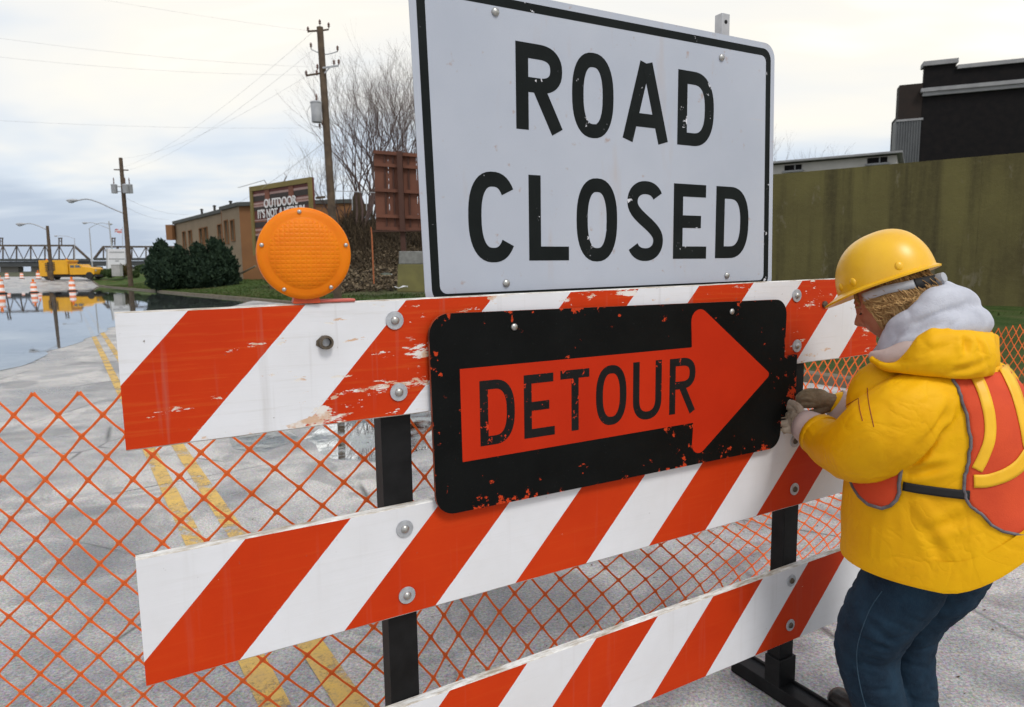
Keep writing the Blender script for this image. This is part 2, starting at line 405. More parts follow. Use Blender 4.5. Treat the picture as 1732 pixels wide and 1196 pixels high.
# ================================================================== BARRICADE
BA = .511; BL = Vector((-.7735, 1.331, 0))
def m_stripes(name, u0, zref, slope=.93, per=.466, wear=.3, dirty=.3, seed=0.):
    t = NT(name); o = t.sep()
    ph = t.math('FRACT', t.math('DIVIDE', t.math('SUBTRACT', t.math('SUBTRACT', o[0], u0), t.math('MULTIPLY', t.math('SUBTRACT', o[2], zref), slope)), per))
    edge = t.math('MULTIPLY', t.math('SUBTRACT', t.noise(60, 2), .5), .006)
    red = t.math('LESS_THAN', t.math('ADD', ph, edge), .5)
    grain = t.noise(1, 5, .7, vec=t.co((3, 3, 70), (seed, 0, 0)))
    blot = t.noise(3.2, 4, .6, vec=t.co(loc=(seed, 0, 1)))
    rc = t.mix(t.ramp(blot, [(.35, 0), (.7, 1)]), (.50, .031, .002), (.57, .042, .003))
    rc = t.mix(t.math('MULTIPLY', t.ramp(grain, [(.52, 0), (.72, 1)]), .35 * (1 if wear > .3 else .3)), rc, (.62, .13, .02))
    wc = t.mix(t.ramp(blot, [(.35, 0), (.75, 1)]), (.74, .75, .79), (.66, .66, .68))
    wc = t.mix(t.math('MULTIPLY', t.ramp(grain, [(.55, 0), (.75, 1)]), .5 * dirty), wc, (.50, .48, .45))
    c = t.mix(red, wc, rc)
    # thin dark rule where the sheeting overlaps
    # chips: long along the grain, cluster near ends and edges
    ch = t.noise(1, 6, .72, vec=t.co((7, 7, 26), (seed * 3 + 1, 0, 2)))
    zone = t.ramp(t.noise(2.1, 3, .6, vec=t.co(loc=(seed + 4, 2, 0))), [(.42, 0), (.66, 1)])
    chips = t.ramp(t.math('ADD', ch, t.math('MULTIPLY', zone, .10 * wear)), [(.735 - .10 * wear, 0), (.742 - .10 * wear, 1)])
    c = t.mix(chips, c, t.mix(t.ramp(t.noise(20), [(.45, 0), (.55, 1)]), (.74, .70, .66), (.62, .42, .30)))
    # scuffs
    sc_ = t.noise(1, 4, .6, vec=t.co((30, 30, 5), (seed, 1, 3), (0, R(38), 0)))
    c = t.mix(t.math('MULTIPLY', t.ramp(sc_, [(.69, 0), (.73, 1)]), .7 * wear), c, (.68, .25, .10))
    sp = t.noise(55, 3, .6, vec=t.co(loc=(0, 0, seed)))
    c = t.mix(t.math('MULTIPLY', t.ramp(sp, [(.70, 0), (.74, 1)]), dirty), c, (.14, .11, .09))
    streak = t.noise(1, 3, .6, vec=t.co((26, 1, 1.3), (seed, 0, 0)))
    c = t.mix(t.math('MULTIPLY', t.ramp(streak, [(.58, 0), (.75, 1)]), .35 * dirty), c, (.30, .26, .22))
    t.bump(t.math('ADD', t.math('MULTIPLY', grain, .8), t.math('MULTIPLY', chips, -1.)), .25, .0025)
    return t.fin(c, t.math('ADD', .50, t.math('MULTIPLY', blot, .25)), .16)
M_EDGE = (lambda t: (t.bump(t.noise(1, 5, .7, vec=t.co((4, 60, 60))), .5, .003), t.fin(t.mix(t.ramp(t.noise(1, 5, .75, vec=t.co((9, 40, 40))), [(.40, 0), (.62, 1)]), (.74, .73, .71), (.33, .27, .20)), .7))[1])(NT('worn_white_board_edge'))
M_WOOD = plain('grey_wood_end_grain', (.30, .24, .17), (.16, .12, .08), 40, .85, .4, 90)
M_STEEL_BLK = plain('black_painted_steel', (.004, .004, .0045), (.010, .010, .011), 20, .5, .15, 60, bdist=.002, spec=.2)
M_ZINC = plain('zinc_bolt', (.55, .55, .54), (.36, .35, .33), 60, .38, .1, 80, metal=.85, bdist=.001)
M_WASH = plain('galvanised_washer', (.52, .54, .57), (.36, .37, .40), 70, .5, .1, 80, metal=.45, bdist=.001)
M_RUSTY = plain('dull_rusty_bolt', (.16, .13, .10), (.09, .07, .05), 60, .6, .1, 80, metal=.6, bdist=.001)
M_ALU = plain('galvanised_strip', (.50, .50, .52), (.38, .38, .40), 20, .42, metal=.7)

bar = empty('road_barricade', BL, BA, 'three-rail barricade with slanted orange and white stripes on black steel legs', 'barricade')
def rail(name, zl, zr, th, mats, jag=0.):
    (lt, lb), (rt_, rb) = zl, zr; n = 60; rows = []
    rg = random.Random(name + str(lt)); ul, ur = 0., 2.44
    for i in range(n + 1):
        f = i / n; u = ul + (ur - ul) * f; zt = lt + (rt_ - lt) * f; zb = lb + (rb - lb) * f
        j = jag * (mnoise.noise(Vector((u * 9, lt, 0))) + .6 * mnoise.noise(Vector((u * 31, lt, 3)))); j2 = jag * mnoise.noise(Vector((u * 11, lt, 7)))
        b = .0025
        rows.append([(u, 0, zb + b + j2), (u, 0, zt - b + j), (u, b, zt + j), (u, th - b, zt + j * .4), (u, th, zt - b), (u, th, zb + b), (u, th - b, zb + j2), (u, b, zb + j2)])
    mb = MB(); mb.loft(rows, True, True); me = mb.mesh(name)
    o = ob(name, me, mats, bar)
    for p in me.polygons:
        if abs(p.normal.x) > .8: p.material_index = 2
        elif p.normal.y < -.9: p.material_index = 0
        elif p.normal.y > .9: p.material_index = 0
        else: p.material_index = 1
    return o
rail('rail', (1.518, 1.241), (1.545, 1.258), .026, [m_stripes('striped_rail_worn', .138 + .0, 1.525, .91, .466, 1.0, .8, 1.3), M_EDGE, M_WOOD], .0012)['label'] = 'chipped and scraped top rail'
rail('rail', (1.014, .735), (1.030, .752), .026, [m_stripes('striped_rail_clean', -.053, .735, .95, .466, .30, .30, 4.1), M_EDGE, M_EDGE], .0004)
rail('rail', (.488, .226), (.529, .243), .026, [m_stripes('striped_rail_lower', -.030, .234, .95, .466, .28, .34, 7.7), M_EDGE, M_EDGE], .0004)
# legs: steel angle uprights, base skids
for u in (.574, 2.040):
    mb = MB(); w_ = .036 if u > 1 else .038
    mb.box((u, .030, .77), (w_ * 2, .006, 1.46)); mb.box((u - w_ + .0035, .058, .77), (.006, .050, 1.46)); mb.box((u + w_ - .0035, .058, .77), (.006, .050, 1.46))
    ob('upright', mb, M_STEEL_BLK, bar, bev=.001)
    mb = MB()
    mb.box((u, -.065, .03), (.09, .62, .055)); mb.box((u + .03, -.065, .0605), (.012, .60, .012))
    mb.box((u, .052, .10), (.088, .068, .12)); 
    ob('base_skid', mb, M_STEEL_BLK, bar, bev=.003)
def bolt_mesh(dull=False):
    a = MB(); a.lathe([(0, .0005), (.0215, .0005), (.022, .0022), (.0215, .0036), (.0105, .0040)], 20, axis=(0, -1, 0))
    b = MB(); b.lathe([(.0108, .0035), (.0104, .006), (.0085, .0088), (.005, .0108), (.0005, .0115)], 14, axis=(0, -1, 0))
    return a, b
wa, bo = bolt_mesh(); wm = None
for (u, z, dull) in ((.57, 1.475, 0), (.574, 1.303, 0), (.577, .962, 0), (.577, .79, 0), (1.987, 1.489, 0), (1.997, 1.318, 0), (2.005, .985, 1), (2.013, .812, 1), (2.016, .474, 1), (2.019, .305, 1), (.577, .44, 0), (.577, .30, 0)):
    if wm is None:
        w0 = ob('washer', wa, M_WASH, bar, sm=35); b0 = ob('bolt_head', bo, M_ZINC, w0, sm=50); wm = w0; cur = w0
        bd = b0.data.copy(); bd.materials.clear(); bd.materials.append(M_RUSTY)
    else: cur = copy_tree(w0)
    cur.location = (u, 0, z)
    if dull:
        cur.children[0].data = bd
mb = MB(); mb.lathe([(0, 0), (.012, 0), (.012, .006), (.007, .007), (.0005, .009)], 8, axis=(0, -1, 0))
o = ob('bolt_head', mb, M_RUSTY, bar, sm=40); o.location = (2.133, 0, 1.454)
# threaded lamp bolt with its open tube nut
mb = MB(); mb.lathe([(.0105, 0), (.0155, 0), (.0160, .012), (.0150, .018), (.0105, .0185), (.0095, .010), (.0095, .001)], 18, axis=(0, -1, 0))
o = ob('lamp_nut', mb, M_RUSTY, bar, sm=40); o.location = (.405, 0, 1.434)
mb = MB(); mb.lathe([(0.0005, 0), (.009, 0), (.009, .007), (.0005, .008)], 14, axis=(0, -1, 0))
o2 = ob('bolt_end', mb, M_WASH, o, sm=40)
mb = MB(); mb.add([(-.02, -.0012, .004), (-.006, -.0012, .016), (-.006, -.004, -.016), (-.021, -.0012, -.006)], [(0, 1, 2, 3)]); ob('wire_clip', mb, M_RUSTY, o)

# ================================================================== LETTERING
def ribbon(path, t, closed=False):
    P = [Vector(p) for p in path]; n = len(P); lo = []; hi = []
    for i in range(n):
        a = P[i - 1] if (i > 0 or closed) else None; b = P[(i + 1) % n] if (i < n - 1 or closed) else None
        d1 = (P[i] - a).normalized() if a is not None else None; d2 = (b - P[i]).normalized() if b is not None else None
        if d1 is None: d1 = d2
        if d2 is None: d2 = d1
        m = (d1 + d2); m = m.normalized() if m.length > 1e-6 else d1
        nn = Vector((-m.y, m.x)); k = max(nn.dot(Vector((-d1.y, d1.x))), .5)
        lo.append(P[i] + nn * (t / 2 / k)); hi.append(P[i] - nn * (t / 2 / k))
    return lo, hi
def arc(cx, cy, rx, ry, a0, a1, n=14, e=2.0):
    o = []
    for k in range(n + 1):
        a = R(a0 + (a1 - a0) * k / n); c, s = math.cos(a), math.sin(a)
        o.append((cx + rx * math.copysign(abs(c) ** (2 / e), c), cy + ry * math.copysign(abs(s) ** (2 / e), s)))
    return o
def letter(ch, w, h, t):
    r = t / 2; S = []
    if ch == 'O': S.append((arc(w / 2, h / 2, w / 2 - r, h / 2 - r, 0, 360, 40, 2.45)[:-1], True))
    elif ch == 'C': S.append((arc(w / 2, h / 2, w / 2 - r, h / 2 - r, 38, 322, 36, 2.45), False))
    elif ch == 'D':
        S.append(([(r, r), (r, h - r)] + [(w * .42, h - r)] + arc(w * .42, h / 2, w * .58 - r, h / 2 - r, 84, -84, 20, 2.5) + [(w * .42, r)], True))
    elif ch == 'U': S.append(([(r, h), (r, h * .34)] + arc(w / 2, h * .34, w / 2 - r, h * .34 - r, 190, 350, 14, 2.3) + [(w - r, h * .34), (w - r, h)], False))
    elif ch == 'R':
        S.append(([(r, 0), (r, h)], False)); zb = h * .44
        S.append(([(r, h - r), (w * .5, h - r)] + arc(w * .5, (h + zb) / 2, w * .5 - r, (h - zb) / 2 - r, 84, -84, 16, 2.4) + [(w * .5, zb + r), (r, zb + r)], False))
        S.append(([(w * .46, zb + r), (w - r * .85, 0)], False))
    elif ch == 'A':
        S.append(([(r * 1.02, 0), (w / 2 - r * .2, h)], False)); S.append(([(w - r * 1.02, 0), (w / 2 + r * .2, h)], False)); S.append(([(w * .2, h * .27), (w * .8, h * .27)], False))
    elif ch == 'L': S += [([(r, 0), (r, h)], False), ([(r, r), (w, r)], False)]
    elif ch == 'E': S += [([(r, 0), (r, h)], False), ([(r, r), (w, r)], False), ([(r, h - r), (w * .96, h - r)], False), ([(r, h / 2), (w * .82, h / 2)], False)]
    elif ch == 'T': S += [([(w / 2, 0), (w / 2, h)], False), ([(0, h - r), (w, h - r)], False)]
    elif ch == 'S':
        top = arc(w / 2, h * .735, w / 2 - r, h * .265 - r, 24, 180, 16, 2.2); bot = arc(w / 2, h * .265, w / 2 - r, h * .265 - r, 0, -156, 16, 2.2); p0, p3 = Vector(top[-1]), Vector(bot[0]); c1, c2 = Vector((r, h * .55)), Vector((w - r, h * .45)); bz = []
        for k in range(1, 14): q = k / 14; v = p0 * (1 - q) ** 3 + c1 * 3 * q * (1 - q) ** 2 + c2 * 3 * q * q * (1 - q) + p3 * q ** 3; bz.append((v.x, v.y))
        S.append(([tuple(p) for p in top] + bz + [tuple(p) for p in bot], False))
    return S
def write_letter(name, ch, x, z, w, h, t, y, mat, parent, th=.0006):
    mb = MB(); k = 0
    for path, cl in letter(ch, w, h, t):
        lo, hi = ribbon(path, t, cl); n = len(lo); yf = y - th - .00012 * k; k += 1
        v = [(x + p.x, yf, z + p.y) for p in lo] + [(x + p.x, yf, z + p.y) for p in hi] + [(x + p.x, y + .0001, z + p.y) for p in lo] + [(x + p.x, y + .0001, z + p.y) for p in hi]
        f = []
        for i in range(n if cl else n - 1):
            j = (i + 1) % n; f += [(i, j, j + n, i + n), (i, i + 2 * n, j + 2 * n, j), (i + n, j + n, j + 3 * n, i + 3 * n)]
        if not cl: f += [(0, n, 3 * n, 2 * n), (n - 1, 3 * n - 1, 4 * n - 1, 2 * n - 1)]
        mb.add(v, f)
    return ob(name, mb, mat, parent)

# ================================================================== ROAD CLOSED SIGN
def m_signwhite():
    t = NT('reflective_white_sheeting')
    c = t.mix(t.ramp(t.noise(2.2, 4), [(.35, 0), (.7, 1)]), (.395, .43, .505), (.47, .50, .57))
    c = t.mix(t.math('MULTIPLY', t.ramp(t.noise(420, 2, .8), [(.35, 0), (.75, 1)]), .35), c, (.32, .34, .40))
    sp = t.noise(30, 4, .6); c = t.mix(t.math('MULTIPLY', t.ramp(sp, [(.66, 0), (.74, 1)]), .6), c, (.33, .21, .16))
    st = t.noise(1, 4, .6, vec=t.co((10, 1, 2), (2, 0, 5))); c = t.mix(t.math('MULTIPLY', t.ramp(st, [(.60, 0), (.78, 1)]), .5), c, (.42, .34, .30))
    sc_ = t.noise(1, 3, .5, vec=t.co((4, 1, 90), (2, 0, 5), (0, R(70), 0))); c = t.mix(t.math('MULTIPLY', t.ramp(sc_, [(.72, 0), (.75, 1)]), .4), c, (.5, .45, .42))
    t.bump(t.noise(3, 2), .15, .01); return t.fin(c, .38, .5)
M_SIGNW = m_signwhite()
def m_paint_chipped(name, c1, under, amount=.0, rough=.5, sc=1., box=None):
    t = NT(name)
    c = t.mix(t.ramp(t.noise(8), [(.35, 0), (.7, 1)]), c1, tuple(v * 1.5 + .001 for v in c1))
    a = t.noise(26 * sc, 6, .7); b = t.ramp(t.noise(3.5 * sc, 3, .6, vec=t.co(loc=(4, 1, 2))), [(.45, 0), (.7, 1)])
    a = t.math('ADD', a, t.math('MULTIPLY', b, .09))
    if box:   # paint knocked off along the panel's edges
        o = t.sep(); d = t.math('MINIMUM', t.math('MINIMUM', t.math('SUBTRACT', o[0], box[0]), t.math('SUBTRACT', box[1], o[0])), t.math('MINIMUM', t.math('SUBTRACT', o[2], box[2]), t.math('SUBTRACT', box[3], o[2])))
        a = t.math('ADD', a, t.ramp(d, [(.0, .105), (.010, .055), (.05, .018), (.12, 0)]))
        scr = t.noise(1, 4, .6, vec=t.co((60, 1, 6), (1, 0, 2), (0, R(52), 0))); a = t.math('ADD', a, t.ramp(scr, [(.68, 0), (.76, .12)]))
    ch = t.ramp(a, [(.70 - amount, 0), (.715 - amount, 1)])
    c = t.mix(ch, c, under)
    c = t.mix(t.math('MULTIPLY', t.ramp(t.noise(160, 2, .7), [(.66, 0), (.78, 1)]), .06), c, (.2, .22, .22))
    t.bump(t.math('ADD', t.noise(120, 3), t.math('MULTIPLY', ch, -2.)), .2, .0015)
    return t.fin(c, rough + .1, .10)
M_LETTER = m_paint_chipped('black_letter_sheeting', (.006, .008, .008), (.62, .62, .66), .004, .45, 1.2)
SY = .050
sign = empty('road_closed_sign', BL + Vector((0, 0, 0)), BA, 'white ROAD CLOSED sign with black border standing behind the barricade', 'sign')
TL = .018
def sgn(u, z, y): # small roll of the panel about its centre
    cu, cz = 1.29, 1.90; du, dz = u - cu, z - cz
    return (cu + du - dz * TL * 1.6, y, cz + dz + du * TL * .55)
def sheet2(name, poly, y0, y1, mat, parent, tr=sgn, **k):
    mb = MB(); mb.prism(poly, lambda x, z, s: tr(x, z, y0 if s == 0 else y1)); return ob(name, mb, mat, parent, **k)
ul, ur, zb, zt = .660, 1.912, 1.497, 2.290
sheet2('panel', roundpoly([(ul, zb), (ur, zb), (ur, zt), (ul, zt)], .045), SY, SY + .003, M_SIGNW, sign)
def ringmesh(po, pi, y0, mat, parent, name, tr):
    n = len(po); mb = MB()
    v = [tr(x, z, y0 - .0005) for x, z in po] + [tr(x, z, y0 - .0005) for x, z in pi] + [tr(x, z, y0) for x, z in po] + [tr(x, z, y0) for x, z in pi]
    f = []
    for i in range(n):
        j = (i + 1) % n; f += [(i, j, j + n, i + n), (i, i + 2 * n, j + 2 * n, j), (i + n, j + n, j + 3 * n, i + 3 * n)]
    mb.add(v, f); return ob(name, mb, mat, parent)
i0, i1 = .018, .040
ringmesh(roundpoly([(ul + i0, zb + i0), (ur - i0, zb + i0), (ur - i0, zt - i0), (ul + i0, zt - i0)], .034), roundpoly([(ul + i1, zb + i1), (ur - i1, zb + i1), (ur - i1, zt - i1), (ul + i1, zt - i1)], .02), SY, M_LETTER, sign, 'border', sgn)
LT = .0375
for ch, x0, x1, z, h in (('R', .937, 1.080, 1.953, .218), ('O', 1.112, 1.252, 1.948, .226), ('A', 1.284, 1.455, 1.953, .218), ('D', 1.491, 1.638, 1.954, .216),
                         ('C', .793, .936, 1.609, .231), ('L', .972, 1.100, 1.613, .225), ('O', 1.126, 1.267, 1.609, .231), ('S', 1.304, 1.440, 1.609, .232), ('E', 1.481, 1.618, 1.615, .225), ('D', 1.657, 1.803, 1.616, .224)):
    o = write_letter('letter_' + ch.lower(), ch, x0, z, x1 - x0, h, LT, SY, M_LETTER, sign)
mb = MB(); mb.lathe([(.0105, 0), (.0105, .003), (.008, .006), (.0005, .0075)], 14, axis=(0, -1, 0))
o0 = None
for u, z in ((.880, 2.231), (1.665, 2.225), (.900, 1.554), (1.711, 1.561)):
    if o0 is None: o = o0 = ob('bolt_head', mb, M_ZINC, sign, sm=50)
    else: o = o0.copy(); COL.objects.link(o)
    o.location = (u, SY, z)
for u in (.880, 1.688):
    mb = MB(); mb.box((u, SY + .022, 1.81), (.034, .030, 1.10)); o = ob('upright', mb, M_ALU, sign, bev=.002)
    mb = MB(); mb.lathe([(.0005, 0), (.006, 0), (.006, .001), (.0005, .0012)], 10, axis=(0, -1, 0)); h_ = ob('hole', mb, M_STEEL_BLK, o); h_.location = (u, SY + .0068, 2.335)

# ================================================================== DETOUR SIGN
M_DBLACK = m_paint_chipped('scuffed_black_paint', (.0025, .003, .003), (.50, .045, .010), .012, .42, 1.0, (.648, 1.912, .984, 1.484))
M_DORANGE = plain('faded_fluorescent_orange', (.50, .026, .005), (.44, .021, .004), 5, .6, .08, 60, bdist=.001, spec=.1)
M_DLETTER = m_paint_chipped('peeling_black_letters', (.008, .008, .008), (.57, .042, .012), .055, .45, 1.6)
M_DEDGE = plain('orange_chipped_edge', (.42, .07, .02), (.06, .03, .02), 30, .6)
det = empty('detour_sign', BL, BA, 'black DETOUR sign with orange arrow pointing right, fixed across the rails', 'sign')
DYF = -.022; idt = lambda x, z, y: (x, y, z)
o = sheet2('panel', roundpoly([(.654, .983), (1.903, .983), (1.916, 1.480), (.647, 1.487)], .052, 8), DYF, -.0125, [M_DBLACK, M_DEDGE], det, idt)
for p in o.data.polygons:
    if abs(p.normal.y) < .5: p.material_index = 1
AY = DYF - .0005
sheet2('arrow', roundpoly([(.728, 1.112), (1.508, 1.116), (1.500, .985), (1.846, 1.237), (1.488, 1.500), (1.496, 1.349), (.726, 1.348)], [0, .004, .043, .012, .043, .004, 0], 8), AY, DYF, M_DORANGE, det, idt)
for ch, x0, x1, z, h in (('D', .779, .880, 1.145, .168), ('E', .908, 1.003, 1.147, .169), ('T', 1.022, 1.117, 1.149, .169), ('O', 1.140, 1.247, 1.149, .171), ('U', 1.271, 1.378, 1.149, .172), ('R', 1.409, 1.512, 1.152, .168)):
    write_letter('letter_' + ch.lower(), ch, x0, z, x1 - x0, h, .0235, AY, M_DLETTER, det, .0004)
for u, z in ((.882, 1.444), (1.661, 1.450)):
    mb = MB(); mb.lathe([(.0095, 0), (.0095, .002), (.007, .0045), (.0005, .006)], 14, axis=(0, -1, 0)); o = ob('bolt_head', mb, M_ZINC, det, sm=50); o.location = (u, DYF, z)
mb = MB(); mb.box((1.945, -.006, 1.185), (.09, .010, .21)); ob('backing_plate', mb, M_DBLACK, det, bev=.002)

# ================================================================== WARNING LAMP
lamp = empty('warning_lamp', BL + Matrix.Rotation(BA, 3, 'Z') @ Vector((.370, .012, 1.5225)), R(23), 'round amber flasher lamp standing on the top rail', 'warning lamp')
def m_lens():
    t = NT('amber_lens'); o = t.sep()
    gx = t.math('ABSOLUTE', t.math('SINE', t.math('MULTIPLY', o[0], 300))); gz = t.math('ABSOLUTE', t.math('SINE', t.math('MULTIPLY', o[2], 330)))
    rr = t.math('SQRT', t.math('ADD', t.math('MULTIPLY', o[0], o[0]), t.math('POWER', t.math('SUBTRACT', o[2], .108), 2)))
    ins = t.math('LESS_THAN', rr, .0745)
    g = t.math('MULTIPLY', t.math('MINIMUM', gx, gz), ins)
    c = t.mix(t.ramp(t.noise(14), [(.3, 0), (.7, 1)]), (.78, .21, .001), (.70, .165, .001))
    t.bump(g, .4, .0022)
    t.set(t.b.inputs['Subsurface Weight'], .25); t.set(t.b.inputs['Subsurface Radius'], (.02, .008, .002)); t.b.inputs['Subsurface Scale'].default_value = .4
    return t.fin(c, .5, .2)
M_LENS = m_lens(); M_LAMPBODY = plain('orange_red_lamp_plastic', (.62, .085, .02), (.50, .06, .015), 12, .45)
M_PINK = plain('faded_red_bracket', (.62, .14, .11), (.5, .1, .07), 12, .5)
LC = Vector((0, -.004, .108))
mb = MB(); mb.lathe([(.0990, 0), (.0992, .006), (.0965, .0105), (.088, .0135), (.0790, .0140), (.0755, .0150), (.072, .0180), (.055, .0225), (.03, .0255), (.0006, .0265)], 72, LC + Vector((0, -.012, 0)), (0, -1, 0))
ob('lens', mb, M_LENS, lamp, sm=50)
mb = MB(); mb.lathe([(.0975, 0), (.0985, .004), (.0985, .024), (.097, .026)], 72, LC + Vector((0, .014, 0)), (0, -1, 0)); ob('housing', mb, M_LAMPBODY, lamp, sm=50)
mb = MB(); mb.lathe([(.0980, 0), (.0985, -.004), (.094, -.012), (.078, -.016), (.073, -.020), (.05, -.029), (.0006, -.033)], 48, LC + Vector((0, .0145, 0)), (0, -1, 0)); ob('rear_lens', mb, M_LENS, lamp, sm=50)
for a in (95, 168, 12, 238, 305):
    mb = MB(); mb.lathe([(.0045, 0), (.0045, .0015), (.003, .003), (.0004, .0034)], 10, LC + Vector((.0895 * math.cos(R(a)), -.0265, .0895 * math.sin(R(a)))), (0, -1, 0)); ob('screw', mb, M_ZINC, lamp, sm=50)
mb = MB(); mb.prism(roundpoly([(-.030, .0), (.030, .0), (.026, .016), (-.026, .016)], .003, 3), lambda x, z, s: (x, -.018 if s == 0 else .018, z)); ob('neck', mb, M_LAMPBODY, lamp, bev=.002)
mb = MB(); mb.box((.050, .010, .0035), (.115, .040, .007), R(6)); ob('bracket', mb, M_PINK, lamp, bev=.003)
mb = MB(); c_ = Matrix.Rotation(R(6), 3, 'Z') @ Vector((.0, .068, 0)); mb.box((c_.x, c_.y, -.085), (.15, .075, .16), R(6)); ob('battery_case', mb, M_PINK, lamp, bev=.008)

# ================================================================== ORANGE MESH FENCE
def m_mesh():
    t = NT('orange_plastic_mesh')
    c = t.mix(t.ramp(t.noise(5), [(.35, 0), (.7, 1)]), (.78, .125, .015), (.66, .09, .010))
    t.set(t.b.inputs['Subsurface Weight'], .12); return t.fin(c, .42, .4)
M_MESH = m_mesh()
def make_fence(FB, FT, k0, k1, CW, NJ, label, shear, trim=.35, slump=1., th=1.):
    FL = [0.]
    for a, b in zip(FB, FB[1:]): FL.append(FL[-1] + (b - a).length)
    chord = FB[-1] - FB[0]; nn = Vector((-chord.y, chord.x, 0)).normalized(); mb = MB(); cache = {}
    def fidx(s):
        s = min(max(s, 0), FL[-1] - 1e-4); i = max(k for k in range(len(FL)) if FL[k] <= s); i = min(i, len(FB) - 2)
        return i, (s - FL[i]) / (FL[i + 1] - FL[i])
    def fnode(i, j):
        s = i * CW; t = j / NJ
        if k1 and s > FL[k0]: s = FL[k0] + (s - FL[k0]) * .66
        k = sstep(FL[k0], FL[k1], s) if k1 else 0.
        g = shear * (k if k1 else 1) * math.sin(math.pi * min(t * 1.05, 1.0) * .75)
        q, f = fidx(s + g); B_ = FB[q].lerp(FB[q + 1], f); T_ = FT[q].lerp(FT[q + 1], f); d = (FB[q + 1] - FB[q]).normalized()
        nrm = Vector((-d.y, d.x, 0)); a = t + slump * k * .25 * math.sin(math.pi * t); bz = t ** (1 + .3 * k)
        p = Vector((B_.x + (T_.x - B_.x) * a, B_.y + (T_.y - B_.y) * a, .012 + T_.z * bz))
        wv = .035 * math.sin(s * 2.1 + 1) + .03 * math.sin(s * 3.7 + 2 * t) + .02 * mnoise.noise(Vector((s * 1.3, t * 2.2, 4)))
        jit = mnoise.noise_vector(Vector((s * 4, t * 9, 2))) * .007 * (1 - .5 * k)
        return p + nrm * (wv * (0.3 + .7 * math.sin(math.pi * t)) * (1 - .6 * k) + (1 - k) * .08 * (1 - t) * math.sin(s * .9)) + jit + Vector((0, 0, .012 * math.sin(s * 5.1) * t))
    for i in range(int((FL[-1] - trim) * (1.3 if k1 else 1) / CW) + 1):
        for j in range(NJ + 1):
            if (i + j) % 2 == 0: cache[(i, j)] = fnode(i, j)
    for (i, j), a in cache.items():
        for dj in (1, -1):
            b = cache.get((i + 1, j + dj))
            if b is None: continue
            x = (b - a).cross(nn).normalized(); m_ = a.lerp(b, .5) + Vector((0, 0, -.0015))
            mb.loft([[p + x * w_ * th, p + nn * .0018, p - x * w_ * th, p - nn * .0018] for p, w_ in ((a, .0072), (a.lerp(b, .16), .0042), (m_, .0037), (a.lerp(b, .84), .0042), (b, .0072))], True, False)
    return tag(ob('safety_fence', mb, M_MESH, sm=60, fix=False), label, 'fence', 'orange plastic mesh fencing')
make_fence(catmull([(-3.6, 2.5, 0), (-2.4, 2.22, 0), (-1.6, 2.14, 0), (-.9, 2.12, 0), (-.2, 2.25, 0), (.45, 2.58, 0), (1.0, 2.86, 0), (1.6, 3.15, 0), (2.3, 3.5, 0), (3.0, 3.85, 0)], 12),
           catmull([(-3.6, 2.5, 1.17), (-2.4, 2.22, 1.20), (-1.6, 2.14, 1.225), (-.9, 2.12, 1.22), (-.22, 2.30, 1.22), (.42, 2.80, .80), (1.0, 3.2, .52), (1.7, 3.55, .42), (2.5, 3.9, .40), (3.3, 4.2, .40)], 12),
           46, 70, .0735, 17, 'near run of orange diamond-mesh fence strung out behind the barricade rails', .42)
make_fence(catmull([(1.5, 4.5, 0), (2.2, 4.92, 0), (3.2, 5.5, 0), (4.5, 6.28, 0), (6.0, 7.1, 0), (8.0, 8.2, 0)], 12),
           catmull([(1.5, 4.55, .96), (2.2, 4.97, .95), (3.2, 5.55, .95), (4.5, 6.33, .96), (6.0, 7.15, .96), (8.0, 8.25, .96)], 12),
           0, 0, .058, 15, 'far run of orange mesh fence behind the worker, below the wall', -.12, th=1.5)
# ================================================================== BACKGROUND, LEFT
M_POLE = plain('creosoted_pole_wood', (.12, .085, .055), (.06, .042, .03), 3, .9, .4, 30)
M_GALV = plain('grey_galvanised', (.42, .43, .45), (.32, .33, .35), 4, .5)
M_INS = plain('brown_porcelain', (.12, .05, .03), (.07, .03, .02), 8, .35)
M_WIRE = plain('wire', (.42, .42, .43), (.34, .34, .35), 3, .7)
def spans(mb, a, b, sag, r, n=14):
    a, b = Vector(a), Vector(b)
    mb.tube([a.lerp(b, k / n) - Vector((0, 0, sag * 4 * (k / n) * (1 - k / n))) for k in range(n + 1)], r, 4)
def verge_at(x, y):
    s = RD.x * x + RD.y * y; n = RN.x * x + RN.y * y
    return verge_z(s, max(n - kerb_n(s) - .16, 0)) + .95 * sstep(104, 119, s)
def insul(mb, p, h=.22, r=.07): mb.lathe([(r * .3, -h * .3), (r * .4, 0), (r, h * .2), (r * .6, h * .45), (r, h * .6), (r * .4, h)], 8, p)

# tall utility pole beside the amber lamp
PY = 33.
pb = at(571, 497, PY); ptop = at(541, 46, PY); pbase = Vector((pb.x, PY, verge_at(pb.x, PY) - .1))
pole2 = empty('utility_pole', pbase, label='tall dark utility pole with one grey transformer beside the billboards', cat='utility pole')
mb = MB(); mb.tube([pbase, pbase.lerp(ptop, .5), ptop], [.20, .175, .145], 12); ob('pole', mb, M_POLE, pole2, sm=40, world=True)
def pp2(x, y, dy=0.): return at(x, y, PY + dy)
mb = MB(); mb.bar(pp2(521, 53), pp2(541, 52), .07); mb.bar(pp2(541, 52), pp2(556, 50), .06); ob('crossarm', mb, M_POLE, pole2, world=True)
mb = MB(); mb.bar(pp2(518, 128), pp2(542, 124), .07); ob('crossarm', mb, M_POLE, pole2, world=True)
mb = MB(); mb.bar(pp2(546, 115, -.2), pp2(573, 111, -.2), .07); mb.bar(pp2(549, 124, -.2), pp2(558, 114, -.2), .05); ob('crossarm', mb, M_GALV, pole2, world=True)
